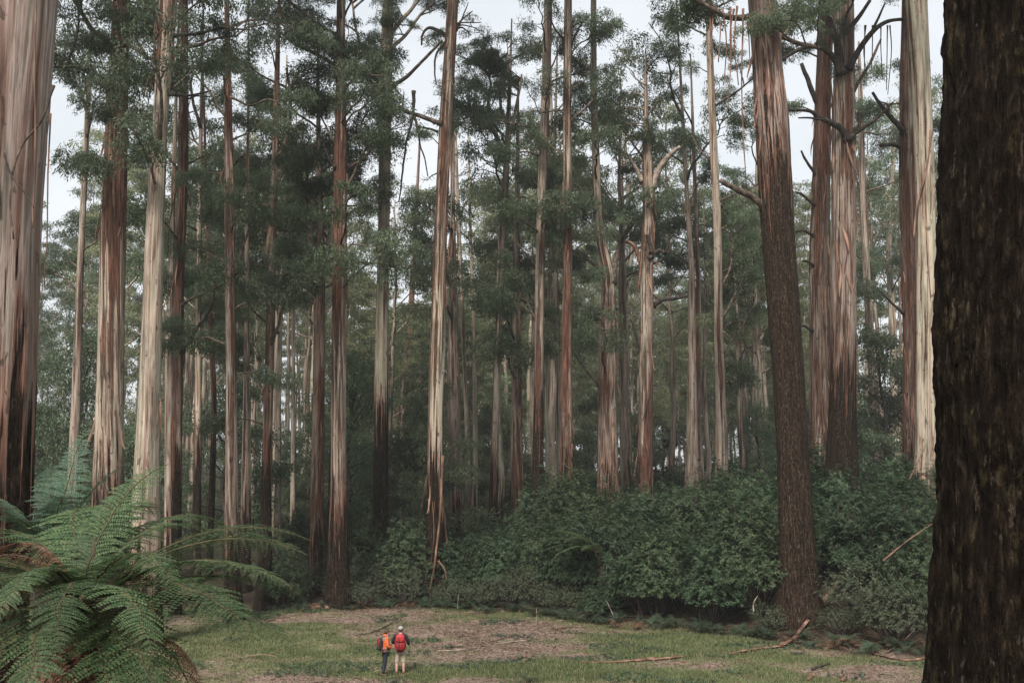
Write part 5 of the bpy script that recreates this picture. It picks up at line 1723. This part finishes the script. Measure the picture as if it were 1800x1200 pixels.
bp = empty('backpack', gp2 + bl, 'small black and red daypack on the back of the orange-jacketed hiker', 'backpack', rotz=math.radians(20), px=668)
g = Geo(); rbox(g, (.0, 0, .17), (.17, .28, .46), 3.2, taper=.1); link('pack_body', g.mesh('pack_body', PM['black']), bp)
g = Geo(); rbox(g, (-.05, 0, .24), (.12, .25, .30), 2.8, taper=.12); link('pocket', g.mesh('pocket', PM['red']), bp)
g = Geo(); rbox(g, (-.06, 0, .06), (.11, .24, .14), 2.8); link('lower_pocket', g.mesh('lower_pocket', PM['black']), bp)
for k in (-1, 1):
    P = smooth_path([v(.06, k * .10, .36), v(.16, k * .125, .45), v(.30, k * .12, .40), v(.33, k * .14, .22), v(.22, k * .155, .06), v(.05, k * .13, .04)], 18)
    g = Geo(); g.add(*tube(P, .020, 6, flat=.5)); link('strap', g.mesh('strap', PM['strap' if k < 0 else 'black']), bp)
P = [v(.17 + .19 * math.cos(a), .19 * math.sin(a), -.02) for a in np.linspace(0, 2 * PI, 20)]
g = Geo(); g.add(*tube(P, .026, 6, flat=.6)); link('hip_belt', g.mesh('hip_belt', PM['black']), bp)

# ------------------------------------------------------------------ labels that single things out
ORD = ['first', 'second', 'third', 'fourth', 'fifth', 'sixth', 'seventh', 'eighth', 'ninth', 'tenth', 'eleventh', 'twelfth', 'thirteenth', 'fourteenth']
by = {}
for o, px in ALL_THINGS:
    by.setdefault(o['label'], []).append((px if px is not None else 0, o))
for lab, lst in by.items():
    if len(lst) > 1:
        lst.sort(key=lambda t: t[0])
        cat = lst[0][1]['category']
        for k, (px, o) in enumerate(lst):
            if len(lst) <= 14 and len(lab.split()) <= 13:
                o['label'] = lab + ', ' + ORD[k] + ' from left'
            elif 'group' not in o:
                o['group'] = 'look-alike ' + cat + 's on the bank'

# ------------------------------------------------------------------ haze
if HAZE:
    hm, N, L = new_mat('forest_haze')
    pv = N.new('ShaderNodeVolumePrincipled')
    pv.inputs['Color'].default_value = (.86, .90, .88, 1)
    pv.inputs['Density'].default_value = HAZE
    pv.inputs['Anisotropy'].default_value = .2
    oo = N.new('ShaderNodeOutputMaterial')
    L.new(pv.outputs['Volume'], oo.inputs['Volume'])
    g = Geo()
    x0, x1, y0, y1, z0, z1 = -1000, 1000, -250, 1700, -3, 75
    V = [(a_, b_, c_) for a_ in (x0, x1) for b_ in (y0, y1) for c_ in (z0, z1)]
    g.add(V, [(0, 1, 3, 2), (4, 6, 7, 5), (0, 4, 5, 1), (2, 3, 7, 6), (0, 2, 6, 4), (1, 5, 7, 3)])
    link('haze', g.mesh('haze', hm, smooth=False), kind='stuff')
